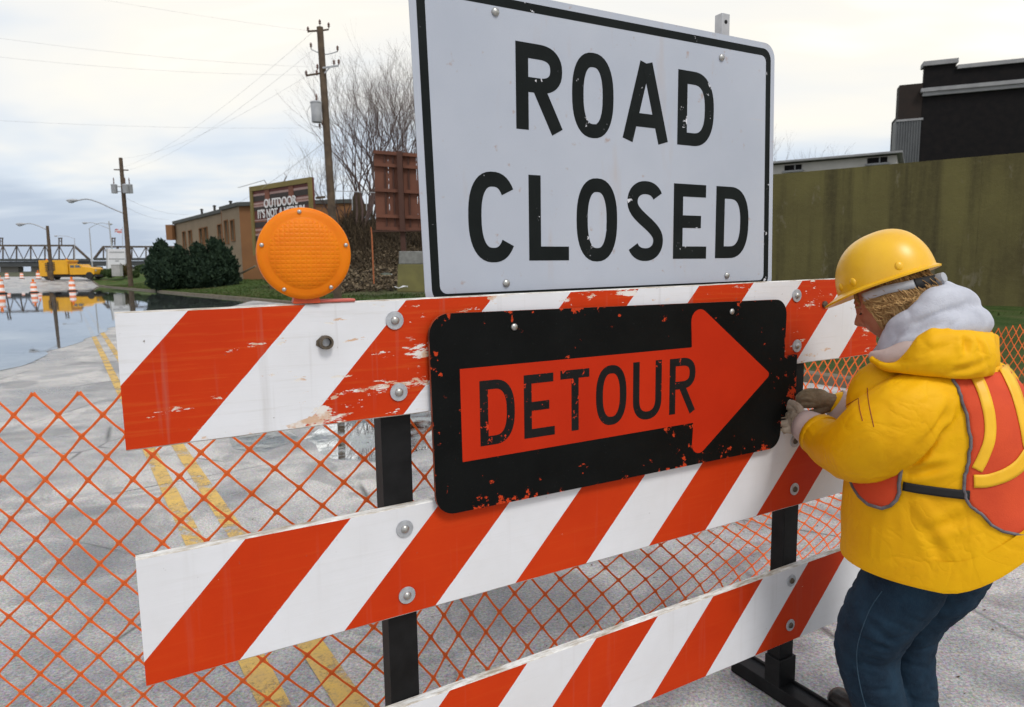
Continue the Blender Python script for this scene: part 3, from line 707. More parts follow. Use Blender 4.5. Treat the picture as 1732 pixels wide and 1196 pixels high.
mb = MB(); mb.tube(catmull([pp2(526, 83), pp2(538, 89), pp2(550, 92), pp2(562, 90), pp2(571, 87)], 4), .022, 6); ob('bracket', mb, M_GALV, pole2, world=True)
for x, y in ((541, 41), (521, 53), (526, 80), (571, 85), (565, 109), (573, 108), (518, 127), (536, 126), (537, 116), (545, 210), (541, 216), (556, 46)):
    mb = MB(); insul(mb, pp2(x, y, -.1), .2, .065); ob('insulator', mb, M_INS, pole2, sm=40, world=True)
tr_ = pp2(536, 207, -.45)
mb = MB(); hh = (pp2(536, 175, -.45) - tr_).length; mb.lathe([(.21, 0), (.23, .03), (.235, hh * .5), (.25, hh), (.27, hh + .01), (.27, hh + .05), (.20, hh + .09), (.05, hh + .11)], 18, tr_)
tf = ob('transformer', mb, M_GALV, pole2, sm=40, world=True)
mb = MB(); insul(mb, tr_ + Vector((.06, -.1, hh + .1)), .3, .06); mb.tube([tr_ + Vector((.0, -.1, hh + .3)), tr_ + Vector((-.08, -.1, hh + .62))], .012, 5); ob('bushing', mb, M_INS, tf, world=True)
mb = MB(); mb.tube(catmull([pp2(527, 176, -.5), pp2(520, 188, -.5), pp2(521, 200, -.5), pp2(528, 212, -.5), pp2(546, 216, -.2)], 5), .014, 5); ob('drop_wire', mb, M_WIRE, tf, world=True)

# smaller pole up the road with three transformers and a street-light arm
QY = 76.
qb = at(221, 478, QY); qt = at(204, 267, QY); qbase = Vector((qb.x, QY, verge_at(qb.x, QY) - .1))
pole1 = empty('utility_pole', qbase, label='utility pole with three grey transformers and a street light arm', cat='utility pole')
def q(x, y, dy=0.): return at(x, y, QY + dy)
mb = MB(); mb.tube([qbase, qbase.lerp(qt, .5), qt], [.27, .24, .19], 12); ob('pole', mb, M_POLE, pole1, sm=40, world=True)
mb = MB(); mb.bar(q(193, 287), q(217, 288), .12); ob('crossarm', mb, M_POLE, pole1, world=True)
mb = MB(); mb.bar(q(190, 315), q(224, 317), .1); mb.bar(q(199, 324), q(222, 325), .08); ob('crossarm', mb, M_GALV, pole1, world=True)
for x, dy in ((194, -.5), (213, -.9), (220, -.2)):
    c = q(x, 327, dy); mb = MB(); mb.lathe([(.28, 0), (.31, .05), (.31, .85), (.34, .9), (.2, .98), (.05, 1.0)], 14, c); t_ = ob('transformer', mb, M_GALV, pole1, sm=40, world=True)
    mb = MB(); insul(mb, c + Vector((0, 0, .95)), .7, .07); ob('bushing', mb, M_INS, t_, world=True)
def street_arm(parent, pts, head, mats=M_GALV, r=.06, hs=1.):
    mb = MB(); mb.tube(catmull(pts, 5), r, 8); a_ = ob('lamp_arm', mb, mats, parent, sm=40, world=True)
    p = Vector(pts[0]); d = (p - Vector(pts[1])); d.z = 0; d.normalize()
    M = Matrix((d, Vector((-d.y, d.x, 0)), Vector((0, 0, 1)))).transposed()
    mb = MB(); mb.sphere(p + d * .45 * hs, (.55 * hs, .22 * hs, .14 * hs), 12, 8, M); ob('lamp_head', mb, mats, a_, sm=60, world=True)
    mb = MB(); mb.sphere(p + d * .55 * hs - Vector((0, 0, .08 * hs)), (.32 * hs, .18 * hs, .16 * hs), 10, 6, M); ob('lamp_glass', mb, plain('lamp_glass', (.5, .52, .54), None, 3, .2), a_, sm=60, world=True)
street_arm(pole1, [q(131, 339), q(148, 337), q(168, 343), q(190, 353), q(209, 361)], None, r=.07, hs=1.25)

# wires between the poles and out of the picture
def wire(label, pts, r):
    mb = MB(); mb.tube(pts, r * .5, 4); return tag(ob('overhead_wire', mb, M_WIRE, fix=False), label, 'wire')
def wcurve(p0, p1, sag, n=16): return [Vector(p0).lerp(Vector(p1), k / n) - Vector((0, 0, sag * 4 * (k / n) * (1 - k / n))) for k in range(n + 1)]
wire('uppermost thin power line running left from the tall pole top', wcurve(pp2(521, 52), at(-500, -140, 24), .3), .006)
wire('power line running left from the tall pole arm, second from top', wcurve(pp2(546, 114), at(-350, 10, 24), .35), .007)
wire('power line running left from the lower arm, third from top', wcurve(pp2(516, 127), at(-350, 52, 24), .35), .007)
wire('lowest power line crossing left below the transformer', wcurve(pp2(541, 216), at(-350, 180, 24), .25), .007)
for lab, a, b in (('thin line slanting from the tall pole top down towards the far pole', (528, 55), (196, 287)), ('slanting line from the tall pole bracket down to the far pole', (530, 84), (214, 288)), ('slanting line below it reaching the far pole top', (545, 112), (205, 268))):
    wire(lab, wcurve(pp2(*a), q(*b), .9), .009)
wire('cable drooping from the far pole to the building roof, upper one', wcurve(q(213, 335), at(318, 363, 84), .5), .022)
wire('cable drooping from the far pole to the building roof, lower one', wcurve(q(213, 350), at(286, 371, 90), .4), .022)
wire('guy cable slanting down from the tall pole past the billboard', wcurve(pp2(552, 238), at(400, 345, 62), .15), .018)

# street lights down the road
def street_light(label, foot, top, Y, arm, r=.1, wood=False):
    b = at(*foot, Y); base = Vector((b.x, Y, b.z)); t_ = at(*top, Y)
    e_ = empty('street_lamp', base, label=label, cat='street lamp', group='street lamps along the road')
    mb = MB(); mb.tube([base, base.lerp(t_, .5), t_], [r, r * .9, r * .7], 10); ob('pole', mb, M_POLE if wood else M_GALV, e_, sm=40, world=True)
    for a_ in arm: street_arm(e_, [at(*p, Y) for p in a_], None, r=.06, hs=1.1)
    return e_
street_light('brown wooden street light pole in front of the yellow truck', (88, 475), (80, 382), 82, [[(42, 379), (50, 378), (62, 381), (80, 389)]], .22, True)
street_light('slender grey street light with one arm behind the truck cab', (157, 462), (151, 386), 150, [[(182, 379), (172, 377), (162, 380), (151, 386)]], .14)
street_light('leaning grey street light pole behind the white signboard', (194, 462), (184, 374), 140, [[(148, 377), (158, 377), (170, 381), (185, 387)]], .17)
street_light('smallest far street light left of the truss bridge gap', (127, 462), (126, 403), 190, [[(98, 399), (105, 399), (115, 400), (126, 404)]], .12)
# flag
fb = at(208, 462, 120.); f_ = empty('flagpole', Vector((fb.x, 120, fb.z)), label='thin flagpole with a small red and white flag', cat='flagpole')
mb = MB(); mb.tube([fb, at(207, 384, 120)], [.06, .04], 8); ob('pole', mb, M_GALV, f_, world=True)
def m_flag():
    t = NT('flag_cloth'); o = t.sep(); st = t.math('GREATER_THAN', t.math('FRACT', t.math('MULTIPLY', o[2], 2.2)), .5)
    return t.fin(t.mix(st, (.55, .10, .10), (.70, .62, .62)), .8)
rows = []
for i in range(9):
    fx = i / 8; x = 206 - 12 * fx; yy = 387 + 2 * fx + 1.6 * math.sin(fx * 6)
    rows.append([at(x, yy + (6.5 if fx < .75 else 5) * k / 4, 120 + .35 * math.sin(fx * 7 + k * .3)) for k in range(5)])
mb = MB(); mb.loft(rows, False, False); ob('flag', mb, m_flag(), f_, world=True, sm=180)

# ---- truss bridge
M_BRIDGE = plain('weathered_bridge_steel', (.11, .085, .065), (.07, .055, .045), .2, .85)
M_BRDARK = plain('dark_bridge_girder', (.050, .055, .060), (.07, .075, .075), .2, .85)
bY = 300.
def bp(x, y, dy=0.): return at(x, y, bY + dy)
br = empty('truss_bridge', Vector((bp(60, 462).x, bY, .9)), label='long steel truss bridge spanning the far end of the road', cat='bridge')
def span(xs, ytop, ydeck, xe0, xe1, nrow):
    for dy in (0, 9):
        mb = MB(); mb.bar(bp(xs[0], ytop, dy), bp(xs[-1], ytop, dy), .75); ob('top_chord', mb, M_BRIDGE, br, world=True)
        mb = MB(); mb.bar(bp(xe0, ydeck, dy), bp(xe1, ydeck, dy), 1.1); ob('bottom_chord', mb, M_BRDARK, br, world=True)
        for x in xs:
            mb = MB(); mb.bar(bp(x, ytop, dy), bp(x, ydeck, dy), .42); ob('vertical_post', mb, M_BRIDGE, br, world=True)
        for a, b in zip(xs, xs[1:]):
            m_ = (a + b) / 2
            for (p, q_) in (((a, ytop), (m_, ydeck)), ((b, ytop), (m_, ydeck))):
                mb = MB(); mb.bar(bp(*p, dy), bp(*q_, dy), .26); ob('diagonal', mb, M_BRIDGE, br, world=True)
        if xe0 < xs[0]: mb = MB(); mb.bar(bp(xe0, ydeck, dy), bp(xs[0], ytop, dy), .8); ob('end_post', mb, M_BRIDGE, br, world=True)
        if xe1 > xs[-1]: mb = MB(); mb.bar(bp(xe1, ydeck, dy), bp(xs[-1], ytop, dy), .8); ob('end_post', mb, M_BRIDGE, br, world=True)
span([-66, -42, -18, 5, 28, 52, 76, 100, 125], 415.5, 440, -66, 152, 0)
span([175, 199, 223, 247, 271, 295], 417.5, 438.5, 159, 320, 0)
mb = MB(); mb.hexa([bp(-80, 452), bp(330, 449), bp(330, 449, 10), bp(-80, 452, 10), bp(-80, 443), bp(330, 441), bp(330, 441, 10), bp(-80, 443, 10)]); ob('deck_girder', mb, M_BRDARK, br, world=True)
for x in (-30, 20, 72, 155, 215, 280):
    mb = MB(); a, b = bp(x, 463, 5), bp(x, 450, 5); mb.bar(a, b, 3.2, 8); ob('pier', mb, M_CONC, br, world=True)
for x in (2, 102, 192):
    mb = MB()
    for dx in (-2.2, 2.2): mb.bar(bp(x + dx, 415, 4), bp(x + dx, 403, 4), .35)
    mb.bar(bp(x - 3.2, 403, 4), bp(x + 3.2, 403, 4), .5); mb.bar(bp(x - 2.2, 408, 4), bp(x + 2.2, 408, 4), .3); ob('signal_frame', mb, M_BRIDGE, br, world=True)
# river bank and far tree line under the bridge
M_BANK = plain('brown_river_bank', (.10, .10, .06), (.06, .07, .045), .15, .95)
mb = MB(); rows = []
for k in range(60):
    x = -700 + k * 30; y0 = 461.0 - (x - 100) * .0225
    h = 5 + 2.5 * mnoise.noise(Vector((k * .6, 0, 0))) + (4 if x > 155 else 0)
    rows.append([at(x, y0 + 6, 285), at(x, y0 - h * .3, 292), at(x, y0 - h * .6, 320), at(x, y0 + 6, 330)])
mb.loft(rows, False, False); tag(ob('river_bank', mb, M_BANK, sm=60), kind='structure')

# ---- yellow crew-cab work truck
M_TY = plain('yellow_truck_paint', (.74, .375, .015), (.62, .30, .012), .8, .35)
M_TYRE = plain('tyre_rubber', (.02, .02, .02), (.035, .033, .03), 8, .85)
M_GLASS = plain('dark_window_glass', (.10, .13, .15), (.05, .06, .07), 1, .12, spec=.6)
M_BLK = plain('matt_black_steel', (.03, .028, .026), (.05, .045, .04), 6, .7)
TYY = 96.; ta = at(68, 473.5, TYY); tb = at(163, 470.5, TYY); TLN = (tb - ta).length
ta.z = road_z(ta.x, ta.y); tb.z = road_z(tb.x, tb.y)
trk = empty('work_truck', ta, math.atan2((tb - ta).y, (tb - ta).x), 'yellow crew-cab work truck with a tall service body parked across the road', 'truck')
sx = TLN / 95.
def tx(px): return (px - 68) * sx
def tz(py): return (473 - py) * sx
mb = MB(); mb.box((tx(75), 1.15, tz(455)), (tx(82) - tx(68), 2.3, tz(438) - tz(462))); ob('rear_locker', mb, M_TY, trk, bev=.04)
mb = MB(); mb.box((tx(102), 1.15, tz(452)), (tx(117) - tx(89), 2.3, tz(440) - tz(464))); ob('service_body', mb, M_TY, trk, bev=.04)
mb = MB(); mb.box((tx(93), 1.15, tz(441.5)), (tx(117) - tx(66), 2.2, .22)); ob('roof_rack', mb, M_TY, trk, bev=.03)
mb = MB(); mb.box((tx(85.5), 1.15, tz(453)), (tx(90) - tx(81), 1.9, tz(444) - tz(462))); ob('tool_bay', mb, M_BLK, trk)
for k in range(5):
    mb = MB(); mb.bar((tx(79), -.03, tz(446 + k * 3)), (tx(95), -.03, tz(444 + k * 3)), .12); ob('stowed_pipe', mb, M_BLK, trk)
mb = MB(); mb.prism(roundpoly([(tx(117.5), tz(465)), (tx(159), tz(465)), (tx(160), tz(455.5)), (tx(157), tz(453)), (tx(141), tz(452)), (tx(136.5), tz(447.5)), (tx(118.5), tz(447)), (tx(117.5), tz(449))], .12, 4), lambda x, z, s: (x, .1 if s == 0 else 2.2, z)); ob('cab', mb, M_TY, trk, bev=.06)
for a, b in ((119.8, 126.5), (128.2, 136)):
    mb = MB(); mb.prism([(tx(a), tz(453)), (tx(b + (2 if b > 130 else 0)), tz(453)), (tx(b - (1 if b > 130 else 0)), tz(449)), (tx(a), tz(449))], lambda x, z, s: (x, .085 if s == 0 else .099, z)); ob('side_window', mb, M_GLASS, trk)
mb = MB(); mb.box((tx(109), 1.15, tz(466)), (tx(152) - tx(70), 1.6, .45)); ob('chassis', mb, M_BLK, trk)
for px in (80, 151):
    for yy in (.17, 2.13):
        mb = MB(); mb.lathe([(.25, -.16), (.46, -.16), (.52, -.1), (.52, .1), (.46, .16), (.25, .16)], 20, (tx(px), yy, .52), (0, 1, 0)); wv_ = ob('wheel', mb, M_TYRE, trk, sm=40)
        mb = MB(); mb.lathe([(.02, -.12), (.24, -.13), (.24, .13), (.02, .12)], 16, (tx(px), yy, .52), (0, 1, 0)); ob('rim', mb, M_GALV, wv_, sm=40)
mb = MB(); mb.box((tx(161), 1.15, tz(467)), (.2, 2.2, .3)); ob('bumper', mb, M_BLK, trk, bev=.03)
mb = MB(); mb.box((tx(159.6), .45, tz(458)), (.08, .3, .25)); ob('headlight', mb, M_GALV, trk)
mb = MB(); mb.hexa([(tx(84), -.35, .12), (tx(90), -.35, .12), (tx(90), -.25, .12), (tx(84), -.25, .12), (tx(83), -.35, 1.25), (tx(92), -.35, 1.3), (tx(92), -.25, 1.3), (tx(83), -.25, 1.25)]); ob('tailgate_flap', mb, plain('dark_brown_board', (.10, .055, .02), None, 2), trk)
for x_ in (73, 107):
    mb = MB(); mb.lathe([(.1, 0), (.11, .1), (.06, .18), (.005, .2)], 10, (tx(x_), 1.1, tz(440))); ob('beacon', mb, M_LENS, trk, sm=50)

# ---- drums and cones on the flooded road
def m_drum():
    t = NT('orange_white_drum'); o = t.sep(); st = t.math('LESS_THAN', t.math('FRACT', t.math('ADD', t.math('MULTIPLY', o[2], 2.15), .12)), .5)
    c = t.mix(st, (.82, .78, .76), (.80, .20, .07)); return t.fin(t.mix(t.ramp(t.noise(3), [(.4, 0), (.8, .4)]), c, (.4, .3, .25)), .5)
M_DRUM = m_drum()
def drum(label, px, py, Y, sc=1., lampon=True):
    p = at(px, py, Y); p.z = road_z(p.x, p.y); e_ = empty('traffic_drum', p, label=label, cat='traffic drum', group='orange and white drums on the flooded road')
    mb = MB(); mb.lathe([(.30, 0), (.30, .08), (.285, .1), (.275, .42), (.265, .45), (.255, .75), (.245, .78), (.23, .98), (.2, 1.0), (.02, 1.01)], 18); ob('barrel', mb, M_DRUM, e_, sm=40)
    mb = MB(); mb.lathe([(.42, 0), (.42, .06), (.32, .09), (.3, .1)], 18); ob('ballast_ring', mb, M_TYRE, e_, sm=40)
    if lampon:
        mb = MB(); mb.box((0, 0, 1.07), (.12, .08, .12)); mb.lathe([(.1, -.04), (.11, 0), (.1, .04), (.02, .06)], 14, (0, 0, 1.2), (0, -1, 0)); ob('flasher', mb, M_LENS, e_, sm=40)
    e_.scale = (sc, sc, sc); return e_
drum('striped drum with flasher standing on the grassy wet edge near the kerb', 122, 485, 66, 1.05)
drum('pale striped drum standing in the flood left of the kerb drum', 57, 488, 62, .95)
drum('largest striped drum at the left edge of the picture', 0, 489, 60, 1.25)
drum('striped drum beside the rear wheel of the yellow truck', 65, 472, 100, 1.0)
drum('small far striped drum left of the truck', 37, 470, 120, 1.0, False)
drum('small far striped drum farthest left of the truck', 12, 470, 112, 1.0, False)

# ---- white signboard, cabinet and shrubs near the pole
sY = 104.
def sp(x, y, dy=0.): return at(x, y, sY + dy)
sb = empty('white_signboard', sp(197, 464), label='white lettered signboard on two posts behind the far pole', cat='signboard')
M_WHITE = plain('white_board', (.74, .75, .78), (.62, .63, .66), .5, .7)
mb = MB(); mb.hexa([sp(181, 458), sp(214, 457), sp(214, 457, .2), sp(181, 458, .2), sp(181, 421), sp(214, 421), sp(214, 421, .2), sp(181, 421, .2)]); ob('panel', mb, M_WHITE, sb, world=True)
for x in (181.5, 213.5):
    mb = MB(); mb.bar(sp(x, 467, .1), sp(x, 420, .1), .22); ob('post', mb, M_GALV, sb, world=True)
for y, a, b in ((426.5, 185, 210), (438, 184, 211), (441.5, 195, 201)):
    mb = MB(); mb.hexa([sp(a, y + 1.1, -.03), sp(b, y + 1.1, -.03), sp(b, y + 1.1, -.005), sp(a, y + 1.1, -.005), sp(a, y - 1.1, -.03), sp(b, y - 1.1, -.03), sp(b, y - 1.1, -.005), sp(a, y - 1.1, -.005)]); ob('text_line', mb, M_GALV, sb, world=True)
cb = at(199, 467, 96); mb = MB(); mb.box((0, 0, .75), (1.15, .8, 1.55)); mb.box((0, 0, 1.55), (1.25, .9, .08)); cbo = ob('utility_cabinet', mb, plain('pale_grey_cabinet', (.42, .41, .40), None, 2, .7), bev=.03); cbo.location = cb; tag(cbo, 'pale grey utility cabinet between small shrubs at the far pole', 'cabinet')

def leaf_cloud(mb, ells, n, size, rg, M=None):
    tot = sum(e_[1][0] * e_[1][1] * e_[1][2] for e_ in ells)
    for c, r in ells:
        for i in range(int(n * (r[0] * r[1] * r[2]) / tot)):
            while True:
                v = Vector((rg.uniform(-1, 1), rg.uniform(-1, 1), rg.uniform(-1, 1)))
                if v.length < 1 and v.length > .62 + .3 * mnoise.noise(v * 2.2 + Vector(c)): break
            v *= .9 + .40 * mnoise.noise(v * 3 + Vector(c) * 1.3)
            p = Vector(c) + Vector((v.x * r[0], v.y * r[1], v.z * r[2]))
            a = (Vector((rg.gauss(0, .6), rg.gauss(0, .6), rg.gauss(.9, .5))) + v * .5).normalized() * size * rg.uniform(.6, 1.9)
            b = a.orthogonal().normalized() * size * rg.uniform(.25, .5)
            mb.add([p - a * .5, p + b, p + a * .6, p - b], [(0, 1, 2, 3)])
def m_leaf(name, c1, c2, rough=.8):
    t = NT(name); g = t.n('ShaderNodeNewGeometry')
    c = t.mix(g.outputs['Random Per Island'], c1, c2); return t.fin(c, rough, .2)
M_JUN = m_leaf('juniper_needles', (.008, .020, .012), (.022, .040, .020)); M_TWIG = plain('shrub_bark', (.06, .045, .03), None, 6, .9)
M_SHR = m_leaf('small_shrub_leaves', (.02, .045, .012), (.06, .085, .03)); M_RUST = m_leaf('reddish_shrub_leaves', (.09, .045, .015), (.05, .06, .02))
def shrub(label, base, ells, n, size, mat, group, seed):
    rg = random.Random(seed); e_ = empty('shrub', base, label=label, cat='shrub', group=group)
    mb = MB(); leaf_cloud(mb, ells, n, size, rg); ob('foliage', mb, mat, e_, fix=False)
    mb = MB()
    for c, r in ells:
        for k in range(3): mb.tube([(c[0] * .3 + rg.uniform(-.1, .1), rg.uniform(-.1, .1), -.1), (c[0] * .7, c[1], c[2] * .6), (c[0] + rg.uniform(-.3, .3) * r[0], c[1] + rg.uniform(-.3, .3) * r[1], c[2] + rg.uniform(0, .4) * r[2])], [.06, .04, .015], 5)
    ob('stem', mb, M_TWIG, e_, fix=False)
    core = MB()
    for c, r in ells: core.sphere(c, tuple(v * .6 for v in r), 12, 8)
    ob('inner_foliage', core, mat, e_, sm=60); return e_
jb = at(322, 477, 60.)
def J(px0, px1, ptop): 
    a, b, t_ = at(px0, 477, 60), at(px1, 477, 60), at((px0 + px1) / 2, ptop, 60); return a, b, t_
for lab, x0, x1, yt, sd_ in (('dark green rounded evergreen bush, left one of the pair by the tan building', 250, 330, 405, 1), ('dark green evergreen bush nearest the tan building corner', 318, 404, 402, 2)):
    a, b, t_ = J(x0, x1, yt); wv2 = (b.x - a.x) / 2; h = t_.z - a.z; base = Vector(((a.x + b.x) / 2, 60, a.z))
    shrub(lab, base, [((0, 0, h * .12), (wv2 * 1.06, wv2 * .95, h * .46)), ((-wv2 * .42, 0, h * .38), (wv2 * .58, wv2 * .6, h * .44)), ((wv2 * .42, 0, h * .40), (wv2 * .56, wv2 * .6, h * .46))] + [((wv2 * random.uniform(-.6, .6), random.uniform(-.4, .4), h * random.uniform(.66, .84)), (wv2 * .24, wv2 * .25, h * .2)) for _ in range(6)], 14000, .22, M_JUN, 'dark evergreen bushes by the tan building', sd_)
for lab, x, yb, yt, Y, m_, sd_ in (('small green shrub at the truck front', 172, 469, 456, 98, M_SHR, 5), ('small dark shrub left of the grey cabinet', 186, 469, 455, 97, M_SHR, 6), ('reddish shrub right of the grey cabinet', 209, 468, 447, 98, M_RUST, 7), ('low shrub at the foot of the far utility pole', 228, 469, 459, 90, M_SHR, 8), ('pale green shrub behind the far utility pole', 240, 466, 447, 110, M_SHR, 9)):
    a = at(x, yb, Y); t_ = at(x, yt, Y); h = t_.z - a.z
    shrub(lab, a, [((0, 0, h * .5), (h * .55, h * .5, h * .52)), ((h * .3, .1, h * .35), (h * .4, h * .4, h * .35))], 900, .2, m_, 'small shrubs near the far pole', sd_)

# ---- tan two-storey building
M_TAN = plain('tan_stucco', (.24, .112, .045), (.19, .088, .038), .5, .9, .2, 8)
M_TANL = plain('pale_stucco_front', (.27, .205, .14), (.22, .165, .11), .5, .9, .2, 8)
M_ROOF = plain('dark_roof_flashing', (.05, .055, .05), (.08, .08, .075), 1, .8)
def wall_quad(name, a, b, z0, z1, th, mat, parent, inward):
    a, b = Vector(a), Vector(b); i = Vector(inward) * th
    mb = MB(); mb.hexa([Vector((a.x, a.y, z0)), Vector((b.x, b.y, z0)), Vector((b.x, b.y, z0)) + i, Vector((a.x, a.y, z0)) + i, Vector((a.x, a.y, z1)), Vector((b.x, b.y, z1)), Vector((b.x, b.y, z1)) + i, Vector((a.x, a.y, z1)) + i])
    return ob(name, mb, mat, parent, world=True)
ZT, Z0 = 8.1, .3
c1 = at(400, 348, 70.); k_ = (ZT - CAMH) / (c1.z - CAMH)
A = atz(404, 349, ZT); Bq = atz(366, 356, ZT); Cq = atz(353, 361, ZT); Dq = atz(281, 380, ZT); Eq = atz(600, 343.5, ZT)
tb_ = empty('tan_building', Vector((A.x, A.y, Z0)), label='tan stucco two-storey building with small windows behind the bushes', cat='building')
fdir = Vector((Dq.x - A.x, Dq.y - A.y, 0)).normalized(); side = Vector((Eq.x - A.x, Eq.y - A.y, 0)).normalized()
p0 = Vector((A.x, A.y, 0)); L1 = (Vector((Bq.x, Bq.y, 0)) - p0).length; L2 = (Vector((Dq.x, Dq.y, 0)) - p0).length
p1 = p0 + fdir * L1; p1b = p1 + side * 1.2; p2 = p0 + fdir * L2 + side * 1.2
def facade(nm, a, b, mat, openings, z0, z1, inward, thick=.35):
    # wall built as bays around real window openings: openings (t0,t1,za,zb) along a->b in metres
    d = (b - a); ln = d.length; d.normalize(); cur = 0.
    segs = []
    for (t0, t1, za, zb_) in sorted(openings):
        if t0 > cur: segs.append((cur, t0, z0, z1))
        segs.append((t0, t1, z0, za)); segs.append((t0, t1, zb_, z1)); cur = t1
    segs.append((cur, ln, z0, z1)); mb = MB()
    for t0, t1, za, zb_ in segs:
        P, Q = a + d * t0, a + d * t1; i = Vector(inward) * thick
        mb.hexa([Vector((P.x, P.y, za)), Vector((Q.x, Q.y, za)), Vector((Q.x, Q.y, za)) + i, Vector((P.x, P.y, za)) + i, Vector((P.x, P.y, zb_)), Vector((Q.x, Q.y, zb_)), Vector((Q.x, Q.y, zb_)) + i, Vector((P.x, P.y, zb_)) + i])
    w_ = ob(nm, mb, mat, tb_, world=True)
    for (t0, t1, za, zb_) in openings:
        P, Q = a + d * t0, a + d * t1; i = Vector(inward)
        mb = MB(); v = [Vector((P.x, P.y, za)), Vector((Q.x, Q.y, za)), Vector((Q.x, Q.y, zb_)), Vector((P.x, P.y, zb_))]; mb.add([x_ + i * .22 for x_ in v], [(0, 1, 2, 3)]); wd_ = ob('window', mb, M_GLASS, tb_, world=True)
        mb = MB(); o_ = -i * .05
        for a1, b1 in ((v[0], v[1]), (v[1], v[2]), (v[2], v[3]), (v[3], v[0])): mb.bar(a1 + o_, b1 + o_, .12, .1)
        mb.bar((v[0] + v[3]) / 2 + i * .18, (v[1] + v[2]) / 2 + i * .18, .08); ob('frame', mb, M_TAN, wd_, world=True)
    return w_
nf = Vector((fdir.y, -fdir.x, 0)); nf = nf if nf.dot(side) > 0 else -nf        # into the building
facade('front_wall', p0, p1, M_TANL, [(L1 * .30, L1 * .50, 4.8, 6.9), (L1 * .66, L1 * .86, 4.6, 7.0)], Z0, ZT - .002, nf)
mb = MB(); mb.hexa([Vector((*p1[:2], Z0)), Vector((*p1b[:2], Z0)), Vector((*(p1b + fdir * .35)[:2], Z0)), Vector((*(p1 + fdir * .35)[:2], Z0)), Vector((*p1[:2], ZT)), Vector((*p1b[:2], ZT)), Vector((*(p1b + fdir * .35)[:2], ZT)), Vector((*(p1 + fdir * .35)[:2], ZT))]); ob('return_wall', mb, M_TAN, tb_, world=True)
Lb = (p2 - p1b).length
facade('front_wall', p1b, p2, M_TANL, [(Lb * a, Lb * (a + .055), 4.7, 6.9) for a in (.16, .38, .46, .66, .78)], Z0, ZT, nf)
e1 = p0 + side * (Vector((Eq.x - A.x, Eq.y - A.y, 0)).length)
facade('side_wall', e1, p0 + side * .003, M_TAN, [(4.0, 5.0, 4.8, 6.6), (9.0, 10.0, 4.8, 6.6)], Z0, ZT - .001, -fdir * -1)
mb = MB(); rp_ = [p0 - nf * .25 - fdir * .25, p0 + side * ((e1 - p0).length + .3) - fdir * .25, e1 + fdir * (L2 + 2), p2 + fdir * .3, p2 - nf * .25, p1b - nf * .25, p1 - nf * .25]
mb.prism([(p.x, p.y) for p in rp_], lambda x, y, s: (x, y, ZT + (.0 if s else .38))); ob('roof', mb, M_ROOF, tb_, world=True)
bx_ = p2 - fdir * .4; mb = MB(); mb.box((bx_.x - .5, bx_.y - .3, 7.0), (.9, .8, 2.0), math.atan2(side.y, side.x)); ob('porch_hood', mb, M_TAN, tb_, world=True)
for t_ in (.25, .5, .72):
    c = p1b.lerp(p2, t_) + side * 2; mb = MB(); mb.lathe([(.14, 0), (.14, 1.0), (.2, 1.02), (.2, 1.15), (.02, 1.2)], 10, (c.x, c.y, ZT + .3)); ob('roof_vent', mb, M_BLK, tb_, sm=40, world=True)
mb = MB(); a_ = at(407, 463, 62); b_ = at(432, 450, 58); mb.bar(a_, b_, .12); tag(ob('stair_rail', mb, M_WOOD, tb_, world=True))

# ---- painted billboard
bY0, bY1 = 52., 46.
TLp, TRp = at(423, 316, bY0), at(527, 299, bY1); zt_ = (TLp.z + TRp.z) / 2
TLp = atz(423, 316.5, zt_); TRp = atz(527, 299.5, zt_); TRp = at(527, 299.5, bY1); TLp = at(423, 316.5, (TRp.z - CAMH) / (at(423, 316.5, 1.).z - CAMH)); 
bd_ = Vector((TRp.x - TLp.x, TRp.y - TLp.y, 0)); BWD = bd_.length; bd_.normalize(); bn_ = Vector((bd_.y, -bd_.x, 0))
ztop = TRp.z; zbot = at(445, 432, TLp.y).z; BH = ztop - zbot
bb = empty('painted_billboard', Vector((TLp.x, TLp.y, zbot)), math.atan2(bd_.y, bd_.x), 'striped maroon billboard in an olive frame with white OUTDOOR lettering', 'billboard')
M_OLIVE = plain('olive_frame_paint', (.20, .155, .045), (.15, .115, .035), 1, .75)
MAR = [plain('maroon_paint', (.13, .035, .028), (.10, .03, .025), 2, .7), plain('dark_brown_paint', (.035, .025, .022), None, 2, .7), plain('dusty_pink_paint', (.38, .25, .23), (.30, .19, .17), 2, .7), plain('brick_brown_paint', (.20, .07, .04), None, 2, .7)]
mb = MB(); mb.box((BWD / 2, .10, BH / 2), (BWD - .02, .16, BH - .02)); ob('panel', mb, MAR[0], bb)
fr_ = .34
for nm, c, d in (('frame_board', (BWD / 2, -.03, BH - fr_ / 2), (BWD, .12, fr_)), ('frame_board', (BWD / 2, -.03, fr_ / 2), (BWD, .12, fr_)), ('frame_board', (fr_ / 2, -.03, BH / 2), (fr_, .12, BH - 2 * fr_ - .004)), ('frame_board', (BWD - fr_ / 2, -.03, BH / 2), (fr_, .12, BH - 2 * fr_ - .004))):
    mb = MB(); mb.box(c, d); ob(nm, mb, M_OLIVE, bb)
zc = BH - fr_; seq = [(.045, 0), (.030, 2), (.075, 1), (.02, 0), (.030, 2), (.012, 3), (.022, 2), (.05, 1), (.13, 0), (.018, 2), (.02, 3), (.075, 1), (.02, 0), (.03, 2), (.04, 3), (.03, 2), (.07, 1)]
for hf, mi in seq:
    h = hf * BH
    if zc - h < fr_: break
    if mi: mb = MB(); mb.box((BWD / 2, .012, zc - h / 2), (BWD - 2 * fr_, .02, h)); ob('stripe_board', mb, MAR[mi], bb)
    zc -= h
